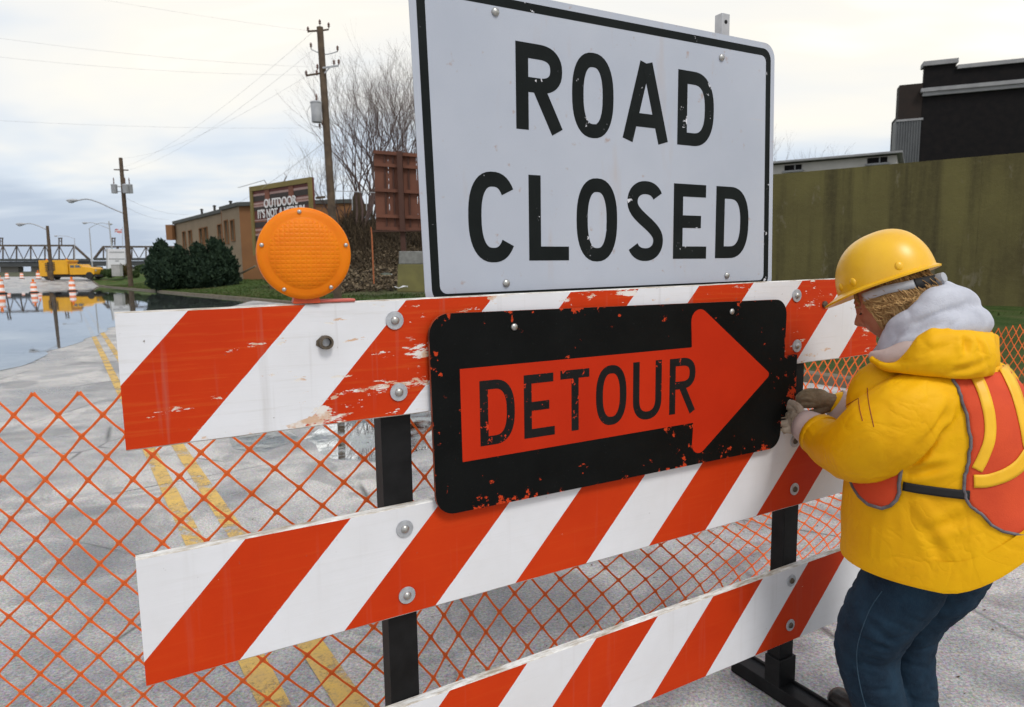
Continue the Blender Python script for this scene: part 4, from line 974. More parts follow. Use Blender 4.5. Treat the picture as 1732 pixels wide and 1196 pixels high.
for f in (.29, .68):
    mb = MB(); mb.box((BWD * f, -.012, BH - fr_ - BH * .085), (BWD * .075, .035, BH * .17)); ob('painted_post', mb, MAR[3], bb)
def text_mesh(txt, size, off=.0):
    cu = bpy.data.curves.new('t', 'FONT'); cu.body = txt; cu.size = size; cu.extrude = .012; cu.offset = off; cu.align_x = 'CENTER'
    to = bpy.data.objects.new('t', cu); COL.objects.link(to); dg = bpy.context.evaluated_depsgraph_get(); me = bpy.data.meshes.new_from_object(to.evaluated_get(dg)); bpy.data.objects.remove(to); return me
M_TXT = plain('white_lettering', (.78, .76, .76), None, 2, .7)
for txt, zf, sz, sx_ in (('OUTDOOR.', .675, .115, .96), ("IT'S NOT A MEDIUM.", .535, .115, .80), ("IT'S", .405, .115, .80)):
    me = text_mesh(txt, BH * sz * 1.45, BH * .004); me.transform(Matrix.Rotation(R(90), 4, 'X')); me.transform(Matrix.Scale(sx_, 4, (1, 0, 0)))
    o = ob('lettering', me, M_TXT, bb, fix=False); o.location = (BWD * (.51 if len(txt) > 5 else .34), -.05, BH * zf)
for x in (.22, .78):
    mb = MB(); mb.box((BWD * x, .32, BH / 2 - 1.4), (.25, .25, BH + 2.6)); ob('post', mb, M_POLE, bb)
mb = MB(); mb.bar((-1.3, -.2, BH + .05), (2.2, -.15, BH + .28), .035); mb.bar((2.2, -.15, BH + .28), (2.2, .1, BH - .1), .04); ob('lamp_boom', mb, M_WIRE, bb)
mb = MB(); mb.bar((BWD, .3, BH * .73), (BWD + .9, .3, BH * .73), .14); ob('walkway_stub', mb, M_POLE, bb)
mb = MB(); mb.tube([(BWD * .55, .1, BH), (BWD * .6, .1, BH + .35), (BWD * .57, .1, BH + .55)], .04, 5); ob('bracket', mb, M_WIRE, bb)

# ---- embankment with dead brush
def hill(px, Y):
    a = sstep(520, 600, px) * (1 - sstep(900, 1150, px)); b = sstep(37.5, 52, Y); return a * b * (4.3 + .7 * mnoise.noise(Vector((px * .02, Y * .1, 0)))) - (1 - a) * .6 - (1 - b) * .2 * 0
M_SLOPE = plain('brown_leafy_slope', (.085, .095, .035), (.07, .06, .03), .6, .95, .8, 10, bdist=.15)
mb = MB(); rows = []
for px in range(500, 1190, 10):
    row = []
    for Y in linsp(37, 62, 25):
        b = at(px, 470, Y); z = verge_at(b.x, Y); row.append(Vector((b.x, Y, z - .06 + max(hill(px, Y), -.5) + .12 * mnoise.noise(Vector((b.x, Y, 3))))))
    rows.append(row)
mb.loft(rows, False, False); tag(ob('embankment', mb, M_SLOPE, sm=180), kind='structure')
M_BRUSH = m_leaf('dead_brush', (.020, .015, .010), (.105, .075, .045)); mb = MB(); rg = random.Random(5)
for i in range(16000):
    px = rg.uniform(545, 1000) if i % 3 == 0 else rg.uniform(550, 730); Y = rg.uniform(43, 57); b = at(px, 470, Y); z = verge_at(b.x, Y) + max(hill(px, Y), -.5)
    if hill(px, Y) < .3: continue
    p = Vector((b.x, Y, z - .1)); h = rg.uniform(.3, 1.7) * (.45 + .55 * sstep(43, 49, Y)); lean = Vector((rg.gauss(0, .7), rg.gauss(0, .5), 1)).normalized() * h; s_ = Vector((rg.uniform(-1, 1), rg.uniform(-1, 1), 0)).normalized() * rg.uniform(.012, .04)
    m_ = p + lean * .5 + Vector((rg.gauss(0, .1), rg.gauss(0, .1), 0)); mb.add([p - s_, p + s_, m_ + s_ * .7, m_ - s_ * .7, p + lean], [(0, 1, 2, 3), (3, 2, 4)])
for i in range(7000):
    px = rg.uniform(545, 760); Y = rg.uniform(39, 50); b = at(px, 470, Y); hh = hill(px, Y)
    if hh < .15: continue
    p = Vector((b.x, Y, verge_at(b.x, Y) + hh + rg.uniform(-.02, .2))); a = Vector((rg.gauss(0, 1), rg.gauss(0, 1), rg.gauss(0, .5))).normalized() * rg.uniform(.06, .16); c = a.orthogonal().normalized() * rg.uniform(.03, .08)
    mb.add([p - a, p + c, p + a, p - c], [(0, 1, 2, 3)])
mb2 = MB()
for i in range(5000):
    px = rg.uniform(550, 720); Y = rg.uniform(39.5, 46); b = at(px, 470, Y); hh = hill(px, Y)
    if hh < .05 or rg.random() < .5 * sstep(38, 35.5, Y): continue
    p = Vector((b.x, Y, verge_at(b.x, Y) + hh + rg.uniform(0, .12))); a = Vector((rg.gauss(0, 1), rg.gauss(0, 1), rg.gauss(0, .4))).normalized() * rg.uniform(.05, .14); c = a.orthogonal().normalized() * rg.uniform(.03, .08)
    mb2.add([p - a, p + c, p + a, p - c], [(0, 1, 2, 3)])
tag(ob('fallen_leaves', mb2, m_leaf('pale_fallen_leaves', (.10, .075, .045), (.26, .20, .13)), fix=False), 'pale brown fallen leaves on the lower embankment slope', 'leaf litter', kind='stuff')
tag(ob('dead_brush', mb, M_BRUSH, fix=False), 'tangled brown dead brush covering the embankment', 'brush', kind='stuff')

# ---- brown billboard seen from behind
M_RUSTB = plain('rust_brown_sheet', (.16, .060, .035), (.115, .045, .028), .8, .8); M_RUSTD = plain('dark_rust_steel', (.075, .032, .022), None, 2, .8)
rY = 34.
def rb(x, y, dy=0.): return at(x, y, rY + dy)
rbd = empty('billboard_back', rb(680, 425), label='rust-brown back of a steel billboard on a post, beside the bare trees', cat='billboard')
for k in range(5):
    x0, x1 = 632 + k * 24, 656 + k * 24 - .6; yt0, yt1 = 254 + k * 2.1, 254 + (k + 1) * 2.1
    mb = MB(); mb.hexa([rb(x0 + 5 * .9, 388.5), rb(x1 + 5 * .9, 389), rb(x1 + 5 * .9, 389, .12), rb(x0 + 5 * .9, 388.5, .12), rb(x0, yt0), rb(x1, yt1), rb(x1, yt1, .12), rb(x0, yt0, .12)]); ob('sheet_panel', mb, M_RUSTB, rbd, world=True)
for y0 in (257, 278, 321, 365, 386):
    mb = MB(); mb.bar(rb(632 + (y0 - 254) * .035, y0, -.1), rb(752, y0 + 10 - (y0 - 254) * .05, -.1), .12, .16); ob('stringer', mb, M_RUSTB, rbd, world=True)
for x in (650, 664, 690, 712, 732):
    mb = MB(); mb.bar(rb(x, 258, -.04), rb(x + 4.5, 386, -.04), .07, .07); ob('stud', mb, M_RUSTD, rbd, world=True)
for x in (675.5, 740):
    mb = MB(); mb.bar(rb(x, 256, -.28), rb(x + 8, 436, -.28), .22, .24); ob('post', mb, M_RUSTD, rbd, world=True)
mb = MB(); mb.box(tuple(rb(690, 391, -.3)), (3.6, .5, .06)); ob('walkway', mb, M_RUSTD, rbd, world=True)

# ---- concrete block, orange stake, scrap paper
cbY = 27.
blk = empty('concrete_block', at(695, 490, cbY), label='mossy concrete block at the foot of the slope below the brown billboard', cat='concrete block')
def cp(x, y, dy=0.): return at(x, y, cbY + dy)
M_MOSS = plain('mossy_concrete', (.17, .155, .055), (.12, .11, .045), 2, .9, .3, 14); M_GREYC = plain('grey_concrete_cap', (.23, .23, .22), (.14, .14, .13), 5, .9, .3, 20)
mb = MB(); mb.hexa([cp(672, 494), cp(760, 495), cp(760, 495, 1.2), cp(672, 494, 1.2), cp(673, 447), cp(760, 447), cp(760, 447, 1.2), cp(673, 447, 1.2)]); ob('base', mb, M_MOSS, blk, world=True, bev=.03)
mb = MB(); mb.hexa([cp(674.5, 446.8, .02), cp(758, 446.8, .02), cp(758, 446.8, 1.15), cp(674.5, 446.8, 1.15), cp(675, 425), cp(757, 425), cp(757, 425, 1.1), cp(675, 425, 1.1)]); ob('cap', mb, M_GREYC, blk, world=True, bev=.03)
mb = MB(); mb.tube([at(632.5, 480, 30), at(629, 400, 30), at(627.5, 384, 30)], [.034, .036, .02], 6); tag(ob('survey_stake', mb, plain('faded_orange_stake', (.42, .13, .05), (.30, .10, .04), 3, .8)), 'thin faded orange stake standing in front of the slope', 'stake')
rg = random.Random(9)
for lab, x, y, Y in (('white scrap of paper lying on the slope left of the concrete block', 653, 466, 32), ('pale litter lying in the grass in front of the concrete block', 678, 489, 26.5)):
    c = at(x, y, Y); mb = MB(); pts = []
    for k in range(4):
        for j in range(3): pts.append(c + Vector((-.25 + .17 * k, -.12 + .12 * j, .02 + rg.uniform(0, .12))))
    mb.add(pts, [(k * 3 + j, k * 3 + j + 1, (k + 1) * 3 + j + 1, (k + 1) * 3 + j) for k in range(3) for j in range(2)]); tag(ob('scrap_paper', mb, M_WHITE), lab, 'litter')

# ---- bare trees
M_BARK = plain('bare_bark', (.13, .085, .075), (.08, .054, .048), 2, .9)
def bare_tree(label, base, height, seed, spread=.5, r0=.22, stems=1, group='bare trees behind the billboards', lv=5, lean=(0, 0)):
    rg = random.Random(seed); tk = MB(); cr = MB()
    def grow(p, d, ln, r, lvl):
        pts = [p]; dd = d.copy(); n = 4 if lvl < 3 else 3
        for k in range(n):
            dd = (dd + Vector((rg.gauss(0, .13), rg.gauss(0, .13), rg.gauss(.05, .06)))).normalized(); pts.append(pts[-1] + dd * ln / n)
        r1 = r * .70; rad = [r + (r1 - r) * k / n for k in range(n + 1)]
        (tk if lvl <= 1 else cr).tube(pts, rad, 7 if lvl < 2 else (5 if lvl < 3 else 3), cap=False)
        if lvl >= lv: return
        nb = rg.choice((2, 3, 3)) if lvl < 3 else rg.choice((2, 3))
        for k in range(nb):
            a = rg.uniform(.22, .62) * (1.2 if k else .5); ax = dd.orthogonal(); ax.rotate(Matrix.Rotation(rg.uniform(0, 6.28), 3, dd)); nd = dd.copy(); nd.rotate(Matrix.Rotation(a * (.6 + spread), 3, ax)); nd.z += .12; nd.normalize()
            i = n if k < 2 else rg.choice((2, 3)); grow(pts[i], nd, ln * rg.uniform(.62, .86), rad[i] * rg.uniform(.6, .8), lvl + 1)
        if lvl >= 2:
            for k in range(2):
                i = rg.randint(1, n); ax = Vector((rg.gauss(0, 1), rg.gauss(0, 1), rg.gauss(.6, .6))).normalized(); grow(pts[i], (dd * .6 + ax).normalized(), ln * .45, rad[i] * .4, max(lvl + 2, lv - 1))
    e_ = empty('bare_tree', base, label=label, cat='tree', group=group)
    for s_ in range(stems):
        a = rg.uniform(0, 6.28); d = Vector((math.cos(a) * .22 * (stems > 1) + lean[0], math.sin(a) * .15 * (stems > 1) + lean[1], 1)).normalized()
        grow(Vector((math.cos(a) * .25 * (stems > 1), math.sin(a) * .25 * (stems > 1), 0)), d, height * .30, r0 * (.75 if stems > 1 else 1), 0)
    ob('trunk', tk, M_BARK, e_, sm=60, fix=False); ob('crown', cr, M_BARK, e_, fix=False); return e_
def tbase(px, Y):
    b = at(px, 470, Y); return Vector((b.x, Y, verge_at(b.x, Y) + max(hill(px, Y), 0) - .2))
bare_tree('bare tree with leaning limbs just right of the tall utility pole', tbase(612, 50), 11.5, 21, .34, .13, 5)
bare_tree('slender bare tree between the pole and the brown billboard', tbase(632, 56), 13.0, 44, .30, .13, 6)
bare_tree('bare many-stemmed tree rising behind the brown billboard', tbase(658, 53), 14.0, 35, .30, .13, 6)
bare_tree('bare tree showing above the brown billboard top at the sign edge', tbase(695, 50), 13.5, 52, .32, .14, 6)
bare_tree('low bare scrub tree left of the tall utility pole', tbase(580, 54), 8.0, 77, .5, .09, 5)
bare_tree('bare sapling sticking up behind the striped billboard', Vector((at(505, 470, 60).x, 60, 3.5)), 8.0, 91, .5, .09, 2)
# dark chimney-like stump on the ridge
mb = MB(); c = at(604, 335, 52); mb.tube([c - Vector((0, 0, 2.2)), c, c + Vector((0, 0, .4))], [.5, .34, .2], 9); mb.box(tuple(c - Vector((-.5, 0, .9))), (1.2, .5, .9)); tag(ob('tree_stump', mb, M_BRUSH), 'dark broken stump on the ridge beneath the bare trees', 'tree stump')
mb = MB()
for x in (567, 596, 620): mb.bar(at(x, 356, 47.5), at(x - .6, 322, 47.5), .05)
mb.bar(at(566, 323, 47.5), at(640, 326, 47.5), .045); tag(ob('pipe_railing', mb, M_GALV), 'thin grey pipe railing along the top of the embankment', 'railing')

# ================================================================== BACKGROUND, RIGHT
def m_wall():
    t = NT('streaked_olive_concrete')
    c = t.mix(t.ramp(t.noise(.35, 4, .6), [(.35, 0), (.68, 1)]), (.145, .127, .050), (.095, .080, .036))
    st = t.noise(1, 5, .62, vec=t.co((1.5, 1.5, .10), (3, 0, 0)))
    c = t.mix(t.math('MULTIPLY', t.ramp(st, [(.44, 0), (.66, 1)]), .7), c, (.040, .033, .021))
    c = t.mix(t.math('MULTIPLY', t.ramp(t.noise(6, 5, .7), [(.45, 0), (.75, 1)]), .5), c, (.14, .122, .055))
    o = t.sep(); c = t.mix(t.math('MULTIPLY', t.ramp(t.noise(1.2, 4, .7, vec=t.co((1, 1, .5), (0, 0, 4))), [(.60, 0), (.66, 1)]), .35), c, (.24, .21, .16))
    t.bump(t.noise(10, 5, .7), .4, .03); return t.fin(c, .9, .15)
M_WALLC = m_wall()
WZ = 5.0; wa_ = atz(1240, 301, WZ); wb_ = atz(1732, 258, WZ); wd_ = Vector((wb_.x - wa_.x, wb_.y - wa_.y, 0)); wl = wd_.length; wd_.normalize(); wn_ = Vector((-wd_.y, wd_.x, 0))
wallr = empty('flood_wall', Vector((wa_.x, wa_.y, 0)), math.atan2(wd_.y, wd_.x), 'tall olive stained concrete wall behind the worker', 'wall')
x0 = -9.; k = 0
for ln in (9.6, 7.5, 7.5, 7.5, 9.0):
    mb = MB(); mb.box((x0 + ln / 2, .25, WZ / 2 - .1), (ln - .003, .5, WZ + .2)); ob('wall_panel', mb, M_WALLC, wallr); x0 += ln; k += 1
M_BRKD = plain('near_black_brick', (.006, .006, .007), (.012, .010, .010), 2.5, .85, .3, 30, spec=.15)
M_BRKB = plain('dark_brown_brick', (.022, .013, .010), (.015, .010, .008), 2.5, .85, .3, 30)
M_TRIM = plain('pale_stone_trim', (.30, .30, .31), (.23, .23, .24), 2, .8); M_SIDING = plain('grey_corrugated_siding', (.12, .125, .13), (.09, .095, .10), 1, .6)
M_CREAM = plain('pale_low_building', (.50, .48, .46), (.42, .40, .38), 1, .8)
DZ = 13.4; da = atz(1564, 112, DZ); db = atz(1760, 92, DZ); dd_ = Vector((db.x - da.x, db.y - da.y, 0)).normalized(); dn = Vector((-dd_.y, dd_.x, 0))
dbld = empty('dark_brick_building', Vector((da.x, da.y, 0)), math.atan2(dd_.y, dd_.x), 'near-black brick building with pale cornice rising above the wall', 'building')

def dloc(px, py):   # local x,z on the front face plane
    d = ray(px, py); t = ((da - CC).dot(dn)) / d.dot(dn); P = CC + d * t; return (P - da).dot(dd_), P.z
xs, zs = dloc(1618, 104)
mb = MB(); mb.box((xs / 2 + .0, .35, DZ + .12), (xs + .16, 1.0, .26)); ob('coping', mb, M_TRIM, dbld)
mb = MB(); mb.box(((xs + 18) / 2 + .05, .35, DZ - .25), (18 - xs, 1.0, .22)); ob('coping', mb, M_TRIM, dbld)
_, zc0 = dloc(1562, 161); 
mb = MB(); mb.box((9, -.10, zc0 + .02), (18.1, .18, .22)); mb.box((9, -.16, zc0 + .24), (18.3, .30, .22)); ob('cornice', mb, M_TRIM, dbld)
xl, zl = dloc(1522, 144); xl2, zl2 = dloc(1520, 204)
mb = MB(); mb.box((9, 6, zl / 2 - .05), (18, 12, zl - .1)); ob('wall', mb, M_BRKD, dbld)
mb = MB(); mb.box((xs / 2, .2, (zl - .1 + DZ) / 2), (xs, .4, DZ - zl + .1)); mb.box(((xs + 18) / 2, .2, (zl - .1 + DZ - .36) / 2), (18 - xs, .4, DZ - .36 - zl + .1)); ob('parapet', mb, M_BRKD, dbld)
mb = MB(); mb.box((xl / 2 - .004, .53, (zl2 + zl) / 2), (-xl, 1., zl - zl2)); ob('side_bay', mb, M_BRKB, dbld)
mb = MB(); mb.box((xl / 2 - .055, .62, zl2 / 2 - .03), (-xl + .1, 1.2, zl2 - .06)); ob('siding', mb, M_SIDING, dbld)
for k in range(9):
    mb = MB(); mb.box((xl * (k + .5) / 9, .0, zl2 / 2), (.05, .06, zl2 - .12)); ob('siding_rib', mb, M_SIDING, dbld)
mb = MB(); mb.box((xl / 2, .6, zl2 - .01), (-xl + .16, 1.3, .12)); ob('ledge', mb, M_TRIM, dbld)
LZ = 7.0; la = atz(1290, 281, LZ); lb = atz(1517, 262, LZ); ld = Vector((lb.x - la.x, lb.y - la.y, 0)); ll = ld.length; ld.normalize()
lbl = empty('low_building', Vector((la.x, la.y, 0)), math.atan2(ld.y, ld.x), 'low pale flat-roofed building with dark windows behind the wall', 'building')
mb = MB(); mb.box((ll / 2, 4, LZ / 2), (ll, 8, LZ)); ob('wall', mb, M_CREAM, lbl)
mb = MB(); mb.box((ll / 2, 3.9, LZ + .1), (ll + .5, 8.6, .10)); ob('roof_edge', mb, M_TRIM, lbl)
ln_ = Vector((-ld.y, ld.x, 0))
def lloc(px, py):
    d = ray(px, py); t = ((la - CC).dot(ln_)) / d.dot(ln_); P = CC + d * t; return (P - la).dot(ld), P.z
for x0_, x1_, y0_, y1_ in ((1327, 1356, 278, 289), (1467, 1501, 265, 277)):
    (a, za), (b, zb_) = lloc(x0_, y1_), lloc(x1_, y0_); mb = MB(); mb.box(((a + b) / 2, -.02, (za + zb_) / 2), (b - a, .06, zb_ - za)); wv_ = ob('window', mb, M_BRKD, lbl)
    mb = MB(); mb.box(((a + b) / 2, -.06, za - .06), (b - a + .2, .14, .1)); ob('sill', mb, M_TRIM, wv_)
    mb = MB(); mb.box(((a + b) / 2 + (b - a) * .12, -.055, (za + zb_) / 2), (.06, .03, zb_ - za - .02)); ob('mullion', mb, M_TRIM, wv_)
t_ = at(1322, 262, 60); bare_tree('bare tree top showing above the low building beside the sign', Vector((t_.x, 60, .1)), 14.5, 64, .5, .2, 2, 'bare tree at right')
# ================================================================== PERSON (road worker)
AV = R(31); PV = Vector((math.sin(AV), math.cos(AV), 0)); PR = Vector((math.cos(AV), -math.sin(AV), 0)); PD = 2.31
def W(px, py, dd=0.): d = ray(px, py); return CC + d * ((PD + dd) / d.dot(PV))
def mpp(px, py, dd=0.): return (W(px + 1, py, dd) - W(px, py, dd)).dot(PR)      # metres per pixel there
PHI = R(32); TF = -PR * math.cos(PHI) + PV * math.sin(PHI); TLf = Vector((0, 0, 1)).cross(TF)
foot0 = W(1510, 1290, .05); foot0.z = 0
def remesh(mb, vox, sm=8, fac=.5, post=None):
    me = mb.mesh('tmp'); fixn(me); o = bpy.data.objects.new('tmp', me); COL.objects.link(o)
    m_ = o.modifiers.new('r', 'REMESH'); m_.mode = 'VOXEL'; m_.voxel_size = vox
    if sm: s_ = o.modifiers.new('s', 'SMOOTH'); s_.iterations = sm; s_.factor = fac
    dg = bpy.context.evaluated_depsgraph_get(); r_ = bpy.data.meshes.new_from_object(o.evaluated_get(dg)); bpy.data.objects.remove(o)
    if post:
        n = len(r_.vertices); co = np.empty(n * 3); r_.vertices.foreach_get('co', co); no = np.empty(n * 3); r_.vertices.foreach_get('normal', no)
        co = co.reshape(-1, 3); no = no.reshape(-1, 3); d = post(co, no); co = co + no * d[:, None]; r_.vertices.foreach_set('co', co.ravel()); r_.update()
    smooth(r_); return r_
def etube(mb, pts, rads, n=14, k=5):
    P = catmull(pts, k); Rr = lerp_list(rads, k); mb.tube(P, Rr, n)
    mb.sphere(P[0], Rr[0], n, 8); mb.sphere(P[-1], Rr[-1], n, 8)
def creases(segs, extra=None):
    def f(co, no):
        d = np.zeros(len(co))
        for A_, B_, depth, wd in segs:
            a, b = np.array(A_), np.array(B_); ab = b - a; t = np.clip(((co - a) @ ab) / (ab @ ab), 0, 1); q = a + t[:, None] * ab; r = np.linalg.norm(co - q, axis=1); fade = np.sin(np.pi * (t * .86 + .07))
            d += fade * (-depth * np.exp(-(r / wd) ** 2) + .55 * depth * np.exp(-((r - 1.9 * wd) / wd) ** 2))
        if extra: d += extra(co, no)
        return d
    return f
def ridge(co, scale, seed=0., p=5): return -(1 - np.abs(nz(co, scale, seed))) ** p
def nz(co, scale, seed=0.): return np.array([mnoise.noise(Vector((c[0] * scale[0] + seed, c[1] * scale[1], c[2] * scale[2]))) for c in co])

def m_vinyl():
    t = NT('yellow_rain_cloth')
    c = t.mix(t.ramp(t.noise(7, 5, .6), [(.3, 0), (.72, 1)]), (.83, .448, .001), (.75, .372, .001))
    c = t.mix(t.math('MULTIPLY', t.ramp(t.noise(38, 4, .7), [(.62, 0), (.75, 1)]), .25), c, (.50, .22, .01))
    wr = t.math('ABSOLUTE', t.math('SUBTRACT', t.noise(5.5, 3, .55, dist=.6), .5)); wr = t.ramp(wr, [(0, 0), (.05, .75), (.16, 1)])
    wr2 = t.math('ABSOLUTE', t.math('SUBTRACT', t.noise(13, 2, .5, vec=t.co(loc=(3, 1, 7)), dist=.5), .5)); wr2 = t.ramp(wr2, [(0, 0), (.04, .8), (.12, 1)])
    t.bump(t.math('ADD', t.math('ADD', t.math('MULTIPLY', t.noise(420, 2), .12), t.math('MULTIPLY', wr2, .25)), t.math('ADD', wr, t.math('MULTIPLY', t.noise(16, 4), .5))), .16, .010)
    return t.fin(c, .6, .2)
M_VIN = m_vinyl()
M_ORV = plain('orange_vest_mesh', (.66, .070, .016), (.55, .05, .012), 9, .75, .3, 300, bdist=.002)
M_PIPE = plain('grey_piping', (.17, .155, .17), (.10, .09, .10), 60, .8)
M_STRIPY = plain('yellow_vest_tape', (.90, .52, .02), (.80, .42, .01), 14, .45)
M_LIN = plain('pinkish_lining', (.58, .46, .42), (.46, .35, .32), 14, .85, .3, 200, bdist=.002)
M_GREYH = plain('grey_marl_fleece', (.54, .55, .61), (.43, .44, .50), 22, .95, .5, 260, bdist=.003)
M_STRAP = plain('black_webbing', (.012, .012, .013), None, 30, .7)
M_SKIN = (lambda t: (t.set(t.b.inputs['Subsurface Weight'], .15), t.set(t.b.inputs['Subsurface Radius'], (.01, .004, .002)), t.fin(t.mix(t.ramp(t.noise(30), [(.35, 0), (.7, 1)]), (.46, .20, .12), (.40, .155, .09)), .5, .4))[2])(NT('ruddy_skin'))
def m_jeans():
    t = NT('dark_denim'); o = t.sep()
    c = t.mix(t.ramp(t.noise(9, 5, .65), [(.35, 0), (.7, 1)]), (.005, .014, .028), (.013, .038, .068))
    c = t.mix(t.math('MULTIPLY', t.ramp(t.noise(1, 3, .6, vec=t.co((900, 900, 90))), [(.45, 0), (.7, 1)]), .35), c, (.035, .06, .09))
    t.bump(t.math('ADD', t.noise(500, 2), t.math('MULTIPLY', t.noise(22, 4), 4.)), .3, .003); return t.fin(c, .85, .2)
M_JEAN = m_jeans()
M_BOOT = plain('black_boot_leather', (.012, .011, .011), (.022, .02, .019), 20, .32, .2, 60, bdist=.002)
M_GLV = plain('worn_work_glove', (.46, .37, .29), (.25, .185, .13), 22, .85, .5, 120, bdist=.004)
M_GLVD = plain('dirty_brown_glove', (.24, .18, .11), (.10, .07, .045), 22, .85, .5, 120, bdist=.004)
M_HAT = (lambda t: (t.set(t.b.inputs['Coat Weight'], .3), t.set(t.b.inputs['Coat Roughness'], .3), t.bump(t.noise(300, 2), .06, .002), t.fin(t.mix(t.ramp(t.noise(12, 5), [(.35, 0), (.75, 1)]), (.83, .46, .004), (.76, .40, .004)), .38, .45))[3])(NT('yellow_hard_hat_plastic'))
M_HAIR = m_leaf('blonde_hair', (.24, .125, .045), (.52, .33, .14), .5)

# ---- torso profile: (py, left px, right px, half depth)
TR = [(596, 1520, 1668, .085), (622, 1478, 1704, .14), (655, 1462, 1730, .175), (705, 1448, 1748, .195), (770, 1430, 1758, .205), (830, 1415, 1762, .212), (890, 1409, 1768, .22), (930, 1409, 1772, .225), (955, 1409, 1776, .227)]
RING = []
for py, xl, xr, dz in TR:
    c = W((xl + xr) / 2, py, .03); RING.append((c.z, c, (xr - xl) / 2 * mpp((xl + xr) / 2, py, .03), dz))
def torso(z):
    if z >= RING[0][0]: _, c, a, b = RING[0]; return Vector((c.x, c.y, z)), a, b
    for (z0, c0, a0, b0), (z1, c1_, a1, b1) in zip(RING, RING[1:]):
        if z0 >= z >= z1:
            t = (z0 - z) / (z0 - z1); c = c0.lerp(c1_, t); return Vector((c.x, c.y, z)), a0 + (a1 - a0) * t, b0 + (b1 - b0) * t
    _, c, a, b = RING[-1]; return Vector((c.x, c.y, z)), a, b
def tpt(th, z, k=1.):
    c, a, b = torso(z); cs, sn = math.cos(th), math.sin(th); e = 2 / 2.25
    return c + PR * (a * k * math.copysign(abs(cs) ** e, cs)) + PV * (b * k * math.copysign(abs(sn) ** e, sn))
coat = MB()
zz_ = [RING[0][0]] + [RING[0][0] + (RING[-1][0] - RING[0][0]) * i / 16 for i in range(1, 17)]
def lift(th, z): return Vector((0, 0, .23 * sstep(1.0, RING[-1][0], z) * max(math.cos(th), 0) ** 1.4 + .02 * sstep(1., RING[-1][0], z)))
coat.loft([[tpt(2 * math.pi * k / 40, z) + lift(2 * math.pi * k / 40, z) for k in range(40)] for z in zz_], True, True)
coat.sphere(W(1594, 610, .03), (.10, .10, .06), 16, 10)
# near (left) sleeve, far (right) sleeve
SL = [W(1580, 668, -.10), W(1540, 690, -.15), W(1494, 728, -.165), W(1455, 758, -.135), W(1415, 755, -.045), W(1384, 734, .045)]
etube(coat, SL, [.085, .100, .110, .104, .082, .065], 18, 5)
coat.sphere(W(1503, 682, -.05), (.115, .12, .135), 18, 12)
SRt = [W(1668, 655, .14), W(1600, 720, .24), W(1520, 745, .30), W(1460, 715, .28), W(1428, 690, .26)]
etube(coat, SRt, [.085, .085, .08, .068, .058], 16, 5)
cs_ = [(W(1532, 796, -.18), W(1596, 728, -.19), .020, .013), (W(1530, 802, -.17), W(1618, 786, -.19), .012, .012), (W(1548, 748, -.22), W(1612, 690, -.20), .012, .014), (W(1575, 706, -.2), W(1600, 668, -.17), .008, .014),
       (W(1416, 742, -.10), W(1424, 812, -.10), .012, .009), (W(1432, 738, -.13), W(1446, 815, -.14), .012, .010), (W(1400, 735, -.04), W(1408, 790, -.05), .010, .008), (W(1450, 700, -.15), W(1418, 738, -.10), .012, .012), (W(1450, 780, -.2), W(1490, 812, -.2), .008, .010),
       (W(1556, 880, -.2), W(1604, 965, -.2), .006, .016), (W(1478, 880, -.17), W(1474, 980, -.17), .0045, .010), (W(1642, 872, -.18), W(1556, 905, -.2), .007, .014), (W(1533, 836, -.2), W(1606, 912, -.21), .009, .012), (W(1470, 660, -.14), W(1440, 690, -.1), .006, .012), (W(1660, 880, -.16), W(1672, 960, -.14), .006, .018), (W(1500, 850, -.19), W(1520, 950, -.2), .004, .016), (W(1540, 650, -.2), W(1500, 700, -.22), .006, .018)]
cm = remesh(coat, .0068, 5, .5, creases(cs_, lambda co, no: (.0035 * nz(co, (6, 6, 4)) + .0008 * nz(co, (22, 22, 14), 3)) * np.clip((co[:, 2] - RING[-1][0] - .03) / .12, .15, 1) + .0016 * ridge(co, (5.5, 5.5, 3.2), 11, 6)))
person_pos = foot0
